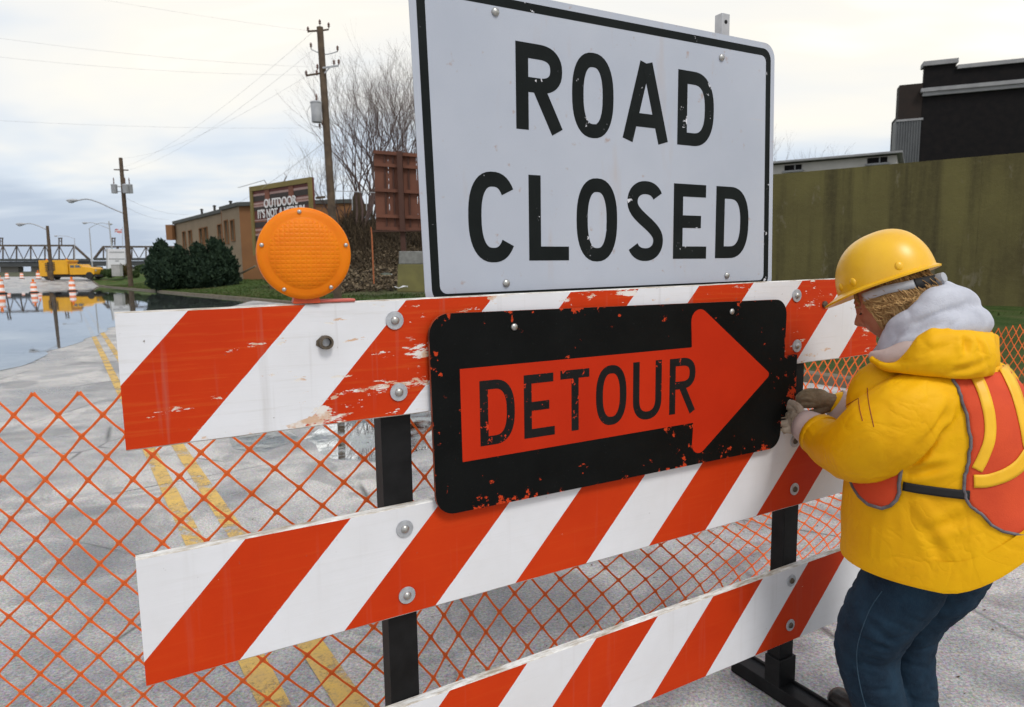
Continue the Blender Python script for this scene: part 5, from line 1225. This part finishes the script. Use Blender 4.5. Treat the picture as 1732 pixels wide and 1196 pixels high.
# ---- body: one continuous figure inside the clothes
HO = W(1497, 478, 0.)                                  # head / hat frame origin (brim level)
HYAW = R(8)
hf = (W(1408, 508, 0) - W(1587, 446, 0)).normalized(); hf = (hf + PV * math.tan(HYAW)).normalized()
hl = Vector((0, 0, 1)).cross(hf).normalized(); hl = (hl - hf * hl.dot(hf)).normalized(); hu = hf.cross(hl)
HM = Matrix((hf, hl, hu)).transposed()
def Hh(x, y, z): return HO + HM @ Vector((x, y, z))
body = MB()
def skin_head():
    rings = []; ns, nr = 48, 44
    for i in range(nr + 1):
        th = math.pi * (i / nr) * .996 + .002; ring = []
        for k in range(ns):
            ph = 2 * math.pi * k / ns; x = math.sin(th) * math.cos(ph); y = math.sin(th) * math.sin(ph); z = -math.cos(th)
            X, Y, Z = .098 * x - .004, .076 * y, .122 * z - .050
            if Z < -.06 and X < .02: X *= 1 - .25 * min((-.06 - Z) / .1, 1)
            if Z < -.07: Y *= 1 - .28 * min((-.07 - Z) / .1, 1) * (1 if X > 0 else .6); X += .012 * min((-.07 - Z) / .1, 1) * (1 if x > .2 else 0)
            fx = max(x, 0)
            g = lambda cy, cz, sy, sz: math.exp(-((Y - cy) / sy) ** 2 - ((Z - cz) / sz) ** 2) * (fx > 0)
            X += .027 * g(0, -.092, .011, .014) + .015 * g(0, -.072, .010, .022) + .005 * g(0, -.04, .03, .012)
            X -= .010 * (g(.030, -.058, .014, .011) + g(-.030, -.058, .014, .011))
            X += .006 * g(0, -.122, .017, .006) + .005 * g(0, -.134, .016, .006) + .010 * g(0, -.158, .018, .014) - .003 * g(0, -.128, .02, .003)
            X += .004 * (g(.035, -.09, .018, .02) + g(-.035, -.09, .018, .02))
            ring.append(Hh(X, Y, Z))
        rings.append(ring)
    body.loft(rings, True, True)
skin_head()
for s_ in (-1, 1):
    body.sphere(Hh(-.005, s_ * .078, -.075), (.016, .008, .03), 10, 8, HM)
    body.sphere(Hh(.095, s_ * .012, -.098), (.008, .006, .006), 8, 6, HM)
nk = W(1585, 612, .03)
etube(body, [Hh(-.03, 0, -.12), nk.lerp(Hh(-.03, 0, -.12), .45), nk, W(1596, 660, .03), W(1596, 780, .03), W(1590, 900, .03)], [.058, .056, .08, .115, .12, .115], 16)
etube(body, [W(1590, 655, -.02)] + SL[1:] + [W(1362, 716, .075)], [.06, .05, .046, .042, .036, .03, .026], 12)
etube(body, [W(1650, 655, .08)] + SRt[1:] + [W(1405, 680, .25)], [.06, .05, .046, .036, .03, .026], 12)
LKN = W(1466, 1092, .0); RKN = W(1536, 1085, .16); LAN = W(1494, 1262, .09); RAN = W(1548, 1262, .18); LAN.z = .10; RAN.z = .10
etube(body, [W(1555, 900, -.03), W(1520, 985, -.04), LKN, LAN], [.085, .075, .055, .04], 12)
etube(body, [W(1620, 900, .10), W(1596, 985, .13), RKN, RAN], [.085, .075, .055, .04], 12)
for an in (LAN, RAN): etube(body, [an, an + TF * .08 - Vector((0, 0, .055)), an + TF * .19 - Vector((0, 0, .07))], [.036, .032, .022], 10)
bm_ = remesh(body, .0045, 2, .4)
per = ob('person', bm_, M_SKIN, fix=False)
per.data.transform(Matrix.Translation(-person_pos)); per.location = person_pos
tag(per, 'road worker in yellow hard hat and yellow raincoat with orange vest, bending over the sign', 'person')
co_ = ob('raincoat', cm, M_VIN, per, world=True, fix=False)
BV = BVHTree.FromPolygons([v.co.copy() for v in cm.vertices], [tuple(p.vertices) for p in cm.polygons])
def snap_th(th, z, off, k0=1.35):
    c, a, b = torso(z); o = tpt(th, z, k0); d = (c - o); d.z = 0; d.normalize()
    h = BV.ray_cast(o, d)
    if h[0] is None: return tpt(th, z, 1.0) - d * off
    return h[0] - d * off
def cam_hit(px, py, off):
    d = ray(px, py).normalized(); h = BV.ray_cast(CC, d)
    if h[0] is None: return None
    return h[0] + h[1] * off
def zof(py): return W(1596, py, -.17).z
def th_of(px, py):
    # angle on the torso's near side for a picture position
    z = zof(py); best = None
    for i in range(181):
        th = -math.pi * i / 180; p = tpt(th, z); d = p - CC; x = PW / 2 + FPX * d.dot(CR) / d.dot(_fw)
        if best is None or abs(x - px) < best[0]: best = (abs(x - px), th)
    return best[1]
def grid_obj(name, rows, mat, parent, th=.002):
    mb = MB(); mb.loft(rows, False, False); o = ob(name, mb, mat, parent, world=True, sm=180)
    s_ = o.modifiers.new('t', 'SOLIDIFY'); s_.thickness = th; s_.offset = 0; return o
vest = None
# back panel
edge = catmull([Vector((1603, 634, 0)), Vector((1618, 662, 0)), Vector((1634, 700, 0)), Vector((1641, 745, 0)), Vector((1636, 785, 0)), Vector((1630, 818, 0)), Vector((1640, 846, 0)), Vector((1662, 862, 0))], 5)
rows = []; el = []; er = []
for p in edge:
    th0 = th_of(p.x, p.y); z = zof(p.y); mid = -PHI * 1.0; th1 = mid + (mid - th0) * .95
    row = [snap_th(th0 + (th1 - th0) * k / 26, z, .0038) for k in range(27)]; rows.append(row); el.append(row[0]); er.append(row[-1])
low = rows[-1]
for dz_, q0, q1 in ((.022, .05, .95), (.036, .12, .88), (.042, .22, .78)):
    z = zof(edge[-1].y) - dz_; a, b = th_of(edge[-1].x, edge[-1].y), None; mid = -PHI; a1 = mid + (mid - a) * .95
    row = [snap_th(a + (a1 - a) * (q0 + (q1 - q0) * k / 26), z, .0038) for k in range(27)]; rows.append(row); el.append(row[0]); er.append(row[-1])
vest = grid_obj('vest', rows, M_ORV, per)
mb = MB(); mb.tube(el + rows[-1][1:] + er[::-1], .0042, 8); ob('piping', mb, M_PIPE, vest, sm=60, world=True)
def vstrip(name, pts, wpx, mat, off=.0062, parent=None, vertical=True, n=6):
    P = catmull([Vector((x, y, 0)) for x, y in pts], n); rows = []
    for i, p in enumerate(P):
        t = (P[min(i + 1, len(P) - 1)] - P[max(i - 1, 0)]).normalized(); nn = Vector((-t.y, t.x, 0)); row = []
        for k in (-1, -.5, 0, .5, 1):
            q_ = p + nn * wpx / 2 * k; h = cam_hit(q_.x, q_.y, off)
            if h is None: row = None; break
            row.append(h)
        if row: rows.append(row)
    return grid_obj(name, rows, mat, parent or vest, .0015)
vstrip('reflective_tape', [(1648, 634), (1662, 665), (1672, 705), (1672, 742), (1662, 772), (1651, 794)], 19, M_STRIPY)
vstrip('reflective_tape', [(1646, 813), (1670, 812), (1700, 802), (1722, 786), (1738, 764)], 22, M_STRIPY, .0072)
vstrip('reflective_tape', [(1684, 606), (1700, 632), (1716, 668), (1728, 712), (1736, 756)], 17, M_STRIPY)
# front panel of the vest below the elbow
fe = [(828, 1440, 1524), (842, 1441, 1523), (856, 1448, 1518), (868, 1458, 1508), (876, 1472, 1496)]
fe = [(796, 1440, 1528), (806, 1438, 1527), (816, 1437, 1526)] + fe
rows = []; ea = []; eb = []
for y, a, b in fe:
    t0, t1 = th_of(a, y), th_of(b, y); row = [tpt(t0 + (t1 - t0) * k / 12, zof(y), 1.04) for k in range(13)]; rows.append(row); ea.append(row[0]); eb.append(row[-1])
vf = grid_obj('vest_front', rows, M_ORV, per)
mb = MB(); mb.tube(ea + rows[-1][1:-1] + eb[::-1], .005, 8); ob('piping', mb, M_PIPE, vf, sm=60, world=True)
t0, t1 = th_of(1528, 832), th_of(1640, 828); rows = []
for k in range(15): rows.append([snap_th(t0 + (t1 - t0) * k / 14, zof(831) + dz_, .005, 1.12) for dz_ in (-.0125, -.006, .006, .0125)])
grid_obj('belt', rows, M_STRAP, per)
# far-side front edge of the vest, a sliver in front of the chest
rows = []
for y in (612, 630, 650, 672, 695, 715):
    rows.append([snap_th(R(a), zof(y), .012, 1.2) for a in (215, 205, 195, 185, 175, 165, 150)])
grid_obj('vest_edge', rows, M_ORV, per)
# red pen strokes on the sleeve
M_REDPEN = plain('red_marker', (.26, .02, .006), None, 40, .6)
for st in ([(1430, 687), (1441, 680), (1452, 674)], [(1452, 674), (1454, 692), (1459, 712)], [(1467, 656), (1468, 670), (1471, 690), (1478, 722)]):
    pts = [cam_hit(p.x, p.y, .0001) for p in catmull([Vector((x, y, 0)) for x, y in st], 5)]; pts = [p for p in pts if p]
    mb = MB(); mb.tube(pts, .0013, 6); ob('marker_stroke', mb, M_REDPEN, co_, world=True)
# clean hem band and stitching
zh0 = RING[-1][0]; n_ = 72
def hemring(dz_, k): return [(tpt(2 * math.pi * i / n_, zh0 + .0, k) + lift(2 * math.pi * i / n_, zh0) * 1.0 + Vector((0, 0, dz_))) for i in range(n_)]
mb = MB(); mb.loft([hemring(.075, .985), hemring(.04, 1.003), hemring(.03, 1.006), hemring(.0, 1.010), hemring(-.010, 1.011), hemring(-.013, 1.008), hemring(-.010, .99), hemring(.02, .95)], True, False)
ob('hem', mb, M_VIN, co_, world=True, sm=80)
# cuffs: turned-back pale lining
def cuff(path, r0, r1, mat, nm='cuff'):
    mb = MB(); P = [Vector(p) for p in path]; rr = []
    n = len(P); mb.tube(P, [r0 + (r1 - r0) * k / (n - 1) for k in range(n)], 22, cap=False)
    o = ob(nm, mb, mat, co_, world=True, sm=60); s_ = o.modifiers.new('t', 'SOLIDIFY'); s_.thickness = .006; return o
cuff([W(1392, 738, .03), W(1378, 730, .053), W(1366, 722, .068), W(1357, 717, .08)], .067, .050, M_LIN)
cuff([W(1394, 741, .02), W(1388, 737, .034), W(1382, 733, .045)], .072, .069, M_VIN, 'sleeve_hem')
cuff([W(1432, 692, .26), W(1422, 686, .255), W(1412, 680, .25)], .060, .050, M_LIN)

# ---- jeans, boots
jn = MB()
etube(jn, [W(1560, 900, -.02), W(1527, 985, -.03), W(1490, 1040, -.03), LKN, W(1480, 1170, 0), LAN + Vector((0, 0, .02))], [.12, .115, .106, .098, .086, .080], 18)
etube(jn, [W(1625, 900, .09), W(1600, 975, .12), W(1556, 1030, .14), RKN, W(1542, 1170, .16), RAN + Vector((0, 0, .02))], [.12, .11, .092, .082, .075, .072], 18)
jn.sphere(W(1592, 905, .03), (.17, .15, .12), 18, 12)
js = [(W(1450, 1075, -.12), W(1512, 1105, -.12), .007, .010), (W(1448, 1110, -.12), W(1515, 1128, -.1), .007, .009), (W(1452, 1140, -.1), W(1520, 1150, -.1), .006, .009), (W(1475, 1050, -.13), W(1520, 1098, -.12), .006, .012), (W(1460, 1165, -.09), W(1530, 1172, -.08), .005, .009), (W(1470, 1020, -.14), W(1540, 1060, -.1), .005, .014), (W(1530, 1090, .07), W(1580, 1075, .1), .006, .01), (W(1500, 1000, -.15), W(1560, 1030, -.1), .004, .014)]
jm = remesh(jn, .0075, 6, .5, creases(js, lambda co, no: .0035 * nz(co, (12, 12, 16), 2) + .005 * ridge(co, (9, 9, 20), 4, 7) + .0015 * nz(co, (40, 40, 50), 5)))
jo = ob('jeans', jm, M_JEAN, per, world=True, fix=False)
BJ = BVHTree.FromPolygons([v.co.copy() for v in jm.vertices], [tuple(p.vertices) for p in jm.polygons])
pts = []
for p in catmull([Vector((1492, 1000, 0)), Vector((1472, 1030, 0)), Vector((1455, 1075, 0)), Vector((1449, 1110, 0)), Vector((1455, 1160, 0)), Vector((1470, 1215, 0))], 6):
    h = BJ.ray_cast(CC, ray(p.x, p.y).normalized())
    if h[0]: pts.append(h[0] + h[1] * .0006)
mb = MB(); mb.tube(pts, .0016, 6); ob('side_seam', mb, plain('denim_seam', (.035, .075, .115), None, 60, .9), jo, world=True)
for nm_, an, drift in (('boot', LAN, gp(1404, 1196)), ('boot', RAN, None)):
    b_ = MB(); fwd = TF
    if drift is not None: t2 = Vector((drift.x, drift.y, 0)) - Vector((an.x, an.y, 0)); fwd = t2.normalized()
    g_ = Vector((an.x, an.y, 0))
    etube(b_, [an + Vector((0, 0, .10)), an + Vector((0, 0, .0)), g_ + fwd * .03 + Vector((0, 0, .06)), g_ + fwd * .12 + Vector((0, 0, .058)), g_ + fwd * .185 + Vector((0, 0, .055))], [.056, .056, .056, .052, .045], 14)
    etube(b_, [g_ - fwd * .05 + Vector((0, 0, .045)), g_ + Vector((0, 0, .05))], [.042, .05], 12)
    bmesh_ = remesh(b_, .005, 4, .5); bo_ = ob(nm_, bmesh_, M_BOOT, per, world=True, fix=False)
    s_ = MB(); lf = Vector((-fwd.y, fwd.x, 0)); out_ = []
    for k in range(28):
        a = 2 * math.pi * k / 28; x = .075 + .155 * math.cos(a); y = (.047 + .008 * math.cos(a)) * math.sin(a) * (1 - .25 * math.exp(-((x - .06) / .05) ** 2)); out_.append(g_ + fwd * x + lf * y)
    s_.loft([[p + Vector((0, 0, z)) for p in out_] for z in (.0, .003, .022)], True, True); ob('sole', s_, M_TYRE, bo_, world=True, bev=.003)

# ---- gloves
def glove(name, wrist, knuck, tips, thumb, mat, r=.0105, palm=(.046, .020, .036), vox=.0025):
    g = MB(); d = (Vector(knuck[1]) - Vector(wrist)); ax = d.normalized(); sp_ = (Vector(knuck[-1]) - Vector(knuck[0])).normalized(); nm = ax.cross(sp_).normalized(); sp2 = nm.cross(ax)
    kc = sum((Vector(k) for k in knuck), Vector()) / 4; M = Matrix((ax, nm, sp2)).transposed()
    g.sphere(Vector(wrist).lerp(kc, .62), ((kc - Vector(wrist)).length * .62, palm[1], palm[2]), 16, 12, M)
    etube(g, [Vector(wrist) - ax * .035, wrist, Vector(wrist).lerp(kc, .5)], [.034, .030, .028], 12)
    for k, tp in zip(knuck, tips):
        mid = tp[0]; end = tp[1]; etube(g, [Vector(wrist).lerp(Vector(k), .6), k, mid, end], [r * 1.15, r * 1.18, r * 1.05, r * .88], 10, 4)
    etube(g, thumb, [r * 1.5, r * 1.25, r * 1.1, r * .9][:len(thumb)], 10, 4)
    m = remesh(g, vox, 1, .5, lambda co, no: .0014 * nz(co, (70, 70, 70)) + .0011 * nz(co, (35, 35, 160), 4)); return ob(name, m, mat, per, world=True, fix=False)
kl = [W(1340, 690, .115), W(1337, 702, .112), W(1338, 715, .108), W(1341, 727, .102)]
tl = [(W(1322, 689, .140), W(1304, 694, .152)), (W(1318, 703, .142), W(1298, 708, .152)), (W(1320, 717, .138), W(1302, 721, .150)), (W(1325, 729, .130), W(1310, 733, .142))]
glove('glove', W(1366, 719, .068), kl, tl, [W(1358, 703, .085), W(1348, 687, .105), W(1335, 681, .128), W(1320, 680, .14)], M_GLV)
kr = [W(1382, 663, .215), W(1373, 668, .205), W(1369, 676, .195), W(1369, 685, .19)]
tr2 = [(W(1362, 663, .20), W(1350, 672, .19)), (W(1354, 669, .19), W(1346, 680, .18)), (W(1352, 678, .185), W(1349, 690, .18)), (W(1355, 687, .18), W(1353, 696, .175))]
glove('glove', W(1408, 680, .245), kr, tr2, [W(1398, 690, .225), W(1385, 697, .205), W(1372, 698, .195)], M_GLVD)

# ---- hooded sweatshirt bunched round the neck
hd = MB()
etube(hd, [W(1489, 599, -.06), W(1515, 560, -.095), W(1560, 533, -.105), W(1592, 513, -.08), W(1612, 514, -.02), W(1622, 518, .05), W(1600, 524, .11), W(1560, 545, .13), W(1515, 575, .10), W(1488, 596, .03)], [.022, .033, .042, .054, .056, .054, .05, .045, .036, .024], 16)
etube(hd, [W(1500, 600, -.09), W(1548, 582, -.125), W(1600, 556, -.115), W(1640, 548, -.05), W(1650, 546, .03), W(1620, 552, .11)], [.03, .042, .05, .046, .045, .045], 16)
hd.sphere(W(1588, 500, .0), (.055, .07, .045), 16, 10); hd.sphere(W(1645, 545, -.02), (.035, .06, .03), 14, 10); hd.sphere(W(1595, 570, .03), (.11, .10, .05), 16, 10)
etube(hd, [W(1490, 604, -.04), W(1489, 606, .02)], [.024, .024], 10)
hs_ = [(W(1500, 575, -.15), W(1600, 545, -.16), .008, .010), (W(1520, 560, -.16), W(1625, 520, -.12), .006, .010), (W(1625, 515, -.08), W(1660, 545, -.07), .009, .008), (W(1560, 515, -.13), W(1615, 500, -.06), .005, .010)]
ob('sweatshirt_hood', remesh(hd, .006, 6, .5, creases(hs_, lambda co, no: .003 * nz(co, (16, 16, 22), 8) + .005 * ridge(co, (9, 9, 15), 7, 7))), M_GREYH, per, world=True, fix=False)
# ---- raincoat hood folded down, with pale lining showing in front
hb = MB()
etube(hb, [W(1476, 608, -.125), W(1500, 620, -.155), W(1530, 622, -.172)], [.012, .015, .02], 10)
def slab(mb, pts, n=16):
    rings = []
    for (px, pt, pb, dd, th) in pts:
        a, b = W(px, pt, dd), W(px, pb, dd - .02); c = (a + b) / 2; h = (a - b) / 2; nrm = -PV
        rings.append([c + h * math.cos(2 * math.pi * k / n) + (PV) * (th * math.sin(2 * math.pi * k / n)) for k in range(n)])
    mb.loft(rings, True, True)
slab(hb, [(1512, 612, 630, -.155, .012), (1532, 594, 634, -.165, .022), (1552, 566, 637, -.165, .034), (1575, 553, 639, -.16, .042), (1605, 551, 641, -.145, .046), (1640, 556, 642, -.115, .05), (1664, 559, 640, -.085, .05), (1683, 563, 636, -.05, .045)])
slab(hb, [(1655, 559, 640, -.06, .05), (1676, 560, 638, .0, .06), (1690, 566, 634, .07, .06), (1684, 570, 632, .14, .05)])
hcs = [(W(1640, 563, -.17), W(1628, 606, -.17), .010, .010), (W(1655, 570, -.14), W(1664, 610, -.14), .008, .008), (W(1605, 632, -.2), W(1672, 612, -.14), .006, .010), (W(1545, 600, -.21), W(1610, 585, -.2), .004, .014)]
ob('raincoat_hood', remesh(hb, .0055, 5, .5, creases(hcs, lambda co, no: .003 * nz(co, (18, 18, 18), 6) + .0025 * ridge(co, (9, 9, 14), 2, 7))), M_VIN, co_, world=True, fix=False)
lb_ = MB(); etube(lb_, [W(1478, 602, -.105), W(1505, 604, -.135), W(1540, 592, -.145), W(1560, 580, -.14)], [.016, .028, .034, .03], 12)
ob('hood_lining', remesh(lb_, .005, 5, .5), M_LIN, co_, world=True, fix=False)
# ---- hard hat
ht = MB(); n = 64; rings = []
def hr(a, k): # rim radii
    c, s = math.cos(a), math.sin(a); ax = .136 if c > 0 else .134; return ax * k * c, .114 * k * s
def brim(a): c = max(math.cos(a), 0); return .010 + .036 * c ** 3
for part in ('in', 'edge0', 'edge1', 'base'):
    ring = []
    for k in range(n):
        a = 2 * math.pi * k / n; x, y = hr(a, 1.); l = math.hypot(x, y); b = brim(a); drop = .012 * max(math.cos(a), 0) ** 2
        if part == 'in': f, z = .97, -.002
        elif part == 'edge0': f, z = (l + b) / l, -.006 - drop
        elif part == 'edge1': f, z = (l + b + .0012) / l, -.001 - drop
        else: f, z = 1.004, .006
        ring.append(Hh(x * f - .004, y * f, z))
    rings.append(ring)
for i in range(1, 17):
    t = i / 16; ang = t * math.pi / 2; kk = math.cos(ang) ** .86; zh = .006 + .142 * math.sin(ang) ** .95; ring = []
    for k in range(n):
        a = 2 * math.pi * k / n; x, y = hr(a, max(kk, .004)); rid = .0035 * math.exp(-(y / .016) ** 2) * sstep(.25, .6, t)
        ring.append(Hh(x - .004 - .008 * t, y, zh + rid))
    rings.append(ring)
ht.loft(rings, True, True); hato = ob('hard_hat', ht, M_HAT, per, world=True, sm=50); s_ = hato.modifiers.new('t', 'SOLIDIFY'); s_.thickness = .0025; s_.offset = -1
for a in (38, 62, 118, -38, -62, -118):
    x, y = hr(R(a), .985); mb = MB(); mb.sphere(Hh(x - .004, y, .026), (.011, .005, .013), 12, 8, Matrix((Matrix.Rotation(R(a - 90), 3, hu) @ hf, Matrix.Rotation(R(a - 90), 3, hu) @ hl, hu)).transposed()); ob('rivet_boss', mb, M_HAT, hato, world=True, sm=60)
# nape strap: grey band, black pad, round grey ratchet
def band(name, a0, a1, z0, z1, k, mat, par):
    rows = []
    for i in range(21):
        a = R(a0 + (a1 - a0) * i / 20); x, y = math.cos(a) * .104 * k - .012, math.sin(a) * .086 * k; dz = -.016 * max(-math.cos(a), 0)
        rows.append([Hh(x, y, z0 + dz), Hh(x, y, z1 + dz)])
    return grid_obj(name, rows, mat, par, .003)
M_BAND = plain('pale_grey_strap', (.46, .47, .50), (.36, .37, .40), 20, .6)
band('headband', 55, 128, -.012, -.036, 1.10, M_BAND, hato); band('nape_pad', 128, 168, -.010, -.040, 1.12, M_STRAP, hato); band('headband', 192, 305, -.012, -.036, 1.10, M_BAND, hato); band('nape_pad', 168, 192, -.012, -.036, 1.13, M_STRAP, hato)
mb = MB(); mb.lathe([(.014, -.02), (.016, 0), (.014, .012), (.004, .014)], 16, Hh(-.135, .012, -.040), HM @ Vector((-1, .35, 0))); ob('ratchet_knob', mb, M_BAND, hato, world=True, sm=50)
# ---- hair
rg = random.Random(17); hairb = MB()
def lock(p0, p1, p2, r, wob=.004):
    q_ = [Vector(p0), Vector(p0).lerp(Vector(p1), .5), Vector(p1), Vector(p1).lerp(Vector(p2), .5), Vector(p2)]
    q_ = [v + Vector((rg.gauss(0, wob), rg.gauss(0, wob), rg.gauss(0, wob))) for v in q_]; hairb.tube(catmull(q_, 3), lerp_list([r * .7, r, r, r * .8, r * .2], 3), 5, cap=False)
for s_ in (1, -1):
    for i in range(900):
        a = R(rg.uniform(82, 178)); k = rg.uniform(.97, 1.07); x, y = math.cos(a) * .100 * k - .010, math.sin(a) * .083 * k * s_
        z0 = rg.uniform(.0, -.03); dwn = rg.uniform(.05, .115); sw = rg.uniform(-.03, -.004)
        lock(Hh(x + .006, y * .98, z0), Hh(x + sw * .5, y * 1.05, z0 - dwn * .55), Hh(x + sw, y * 1.0, z0 - dwn), rg.uniform(.0008, .0018), .002)
    for i in range(380):   # wavy hair swept back over the ear
        x = .052 + rg.uniform(-.03, .004); z = -.020 - rg.uniform(0, .03); e1 = rg.uniform(.03, .10); dz_ = rg.uniform(.005, .06)
        lock(Hh(x, s_ * (.074 + rg.uniform(0, .004)), z), Hh(x - e1 * .45, s_ * (.084 + rg.uniform(0, .006)), z - dz_ * .7 - rg.uniform(-.004, .01)), Hh(x - e1, s_ * .084, z - dz_), rg.uniform(.0008, .0019), .0022)
    for i in range(138):
        t = (i % 23) / 22; x = .034 - .105 * t; ph = i * 1.3 + (i // 23) * 1.5; y = s_ * (.082 + .004 * math.sin(t * 3)); z = -.066 - .010 * t
        lock(Hh(x + .013, y + s_ * .003, z + .012 * math.cos(ph)), Hh(x, y + s_ * .009, z), Hh(x - .016, y + s_ * .002, z - .013 * math.cos(ph)), (.0018), .003)
    for i in range(120):
        x = .026 + rg.uniform(-.022, .016); lock(Hh(x + .012, s_ * .078, -.045), Hh(x, s_ * .082, -.085), Hh(x - rg.uniform(0, .02), s_ * .072, -.12 - rg.uniform(0, .03)), rg.uniform(.0008, .0016), .002)
for i in range(26): y = rg.uniform(-.045, .045); lock(Hh(.088 - abs(y) * .3, y, -.005), Hh(.094 - abs(y) * .4, y * 1.05, -.025), Hh(.090 - abs(y) * .4, y * 1.1 + .004, -.044), rg.uniform(.0015, .003), .002)
ob('hair', hairb, M_HAIR, per, world=True, fix=False, sm=80)
# eyes: lowered lids with dark lashes
M_EYE = plain('eye_white', (.7, .66, .62), None, 50, .25); M_IRIS = plain('dark_iris', (.03, .03, .035), None, 50, .2)
for s_ in (1, -1):
    mb = MB(); mb.sphere(Hh(.0735, s_ * .030, -.061), .0125, 12, 8); eo = ob('eyelid', mb, M_SKIN, per, world=True, sm=60)
    mb = MB(); mb.tube(catmull([Hh(.083, s_ * .020, -.067), Hh(.0875, s_ * .030, -.067), Hh(.081, s_ * .041, -.066)], 4), .0022, 6); ob('eyelashes', mb, plain('dark_lashes', (.05, .03, .02), None, 30, .8), eo, world=True)
    mb = MB(); mb.tube(catmull([Hh(.092, s_ * .014, -.046), Hh(.0925, s_ * .028, -.042), Hh(.082, s_ * .045, -.046)], 4), .0028, 6); ob('eyebrow', mb, M_HAIR, per, world=True)
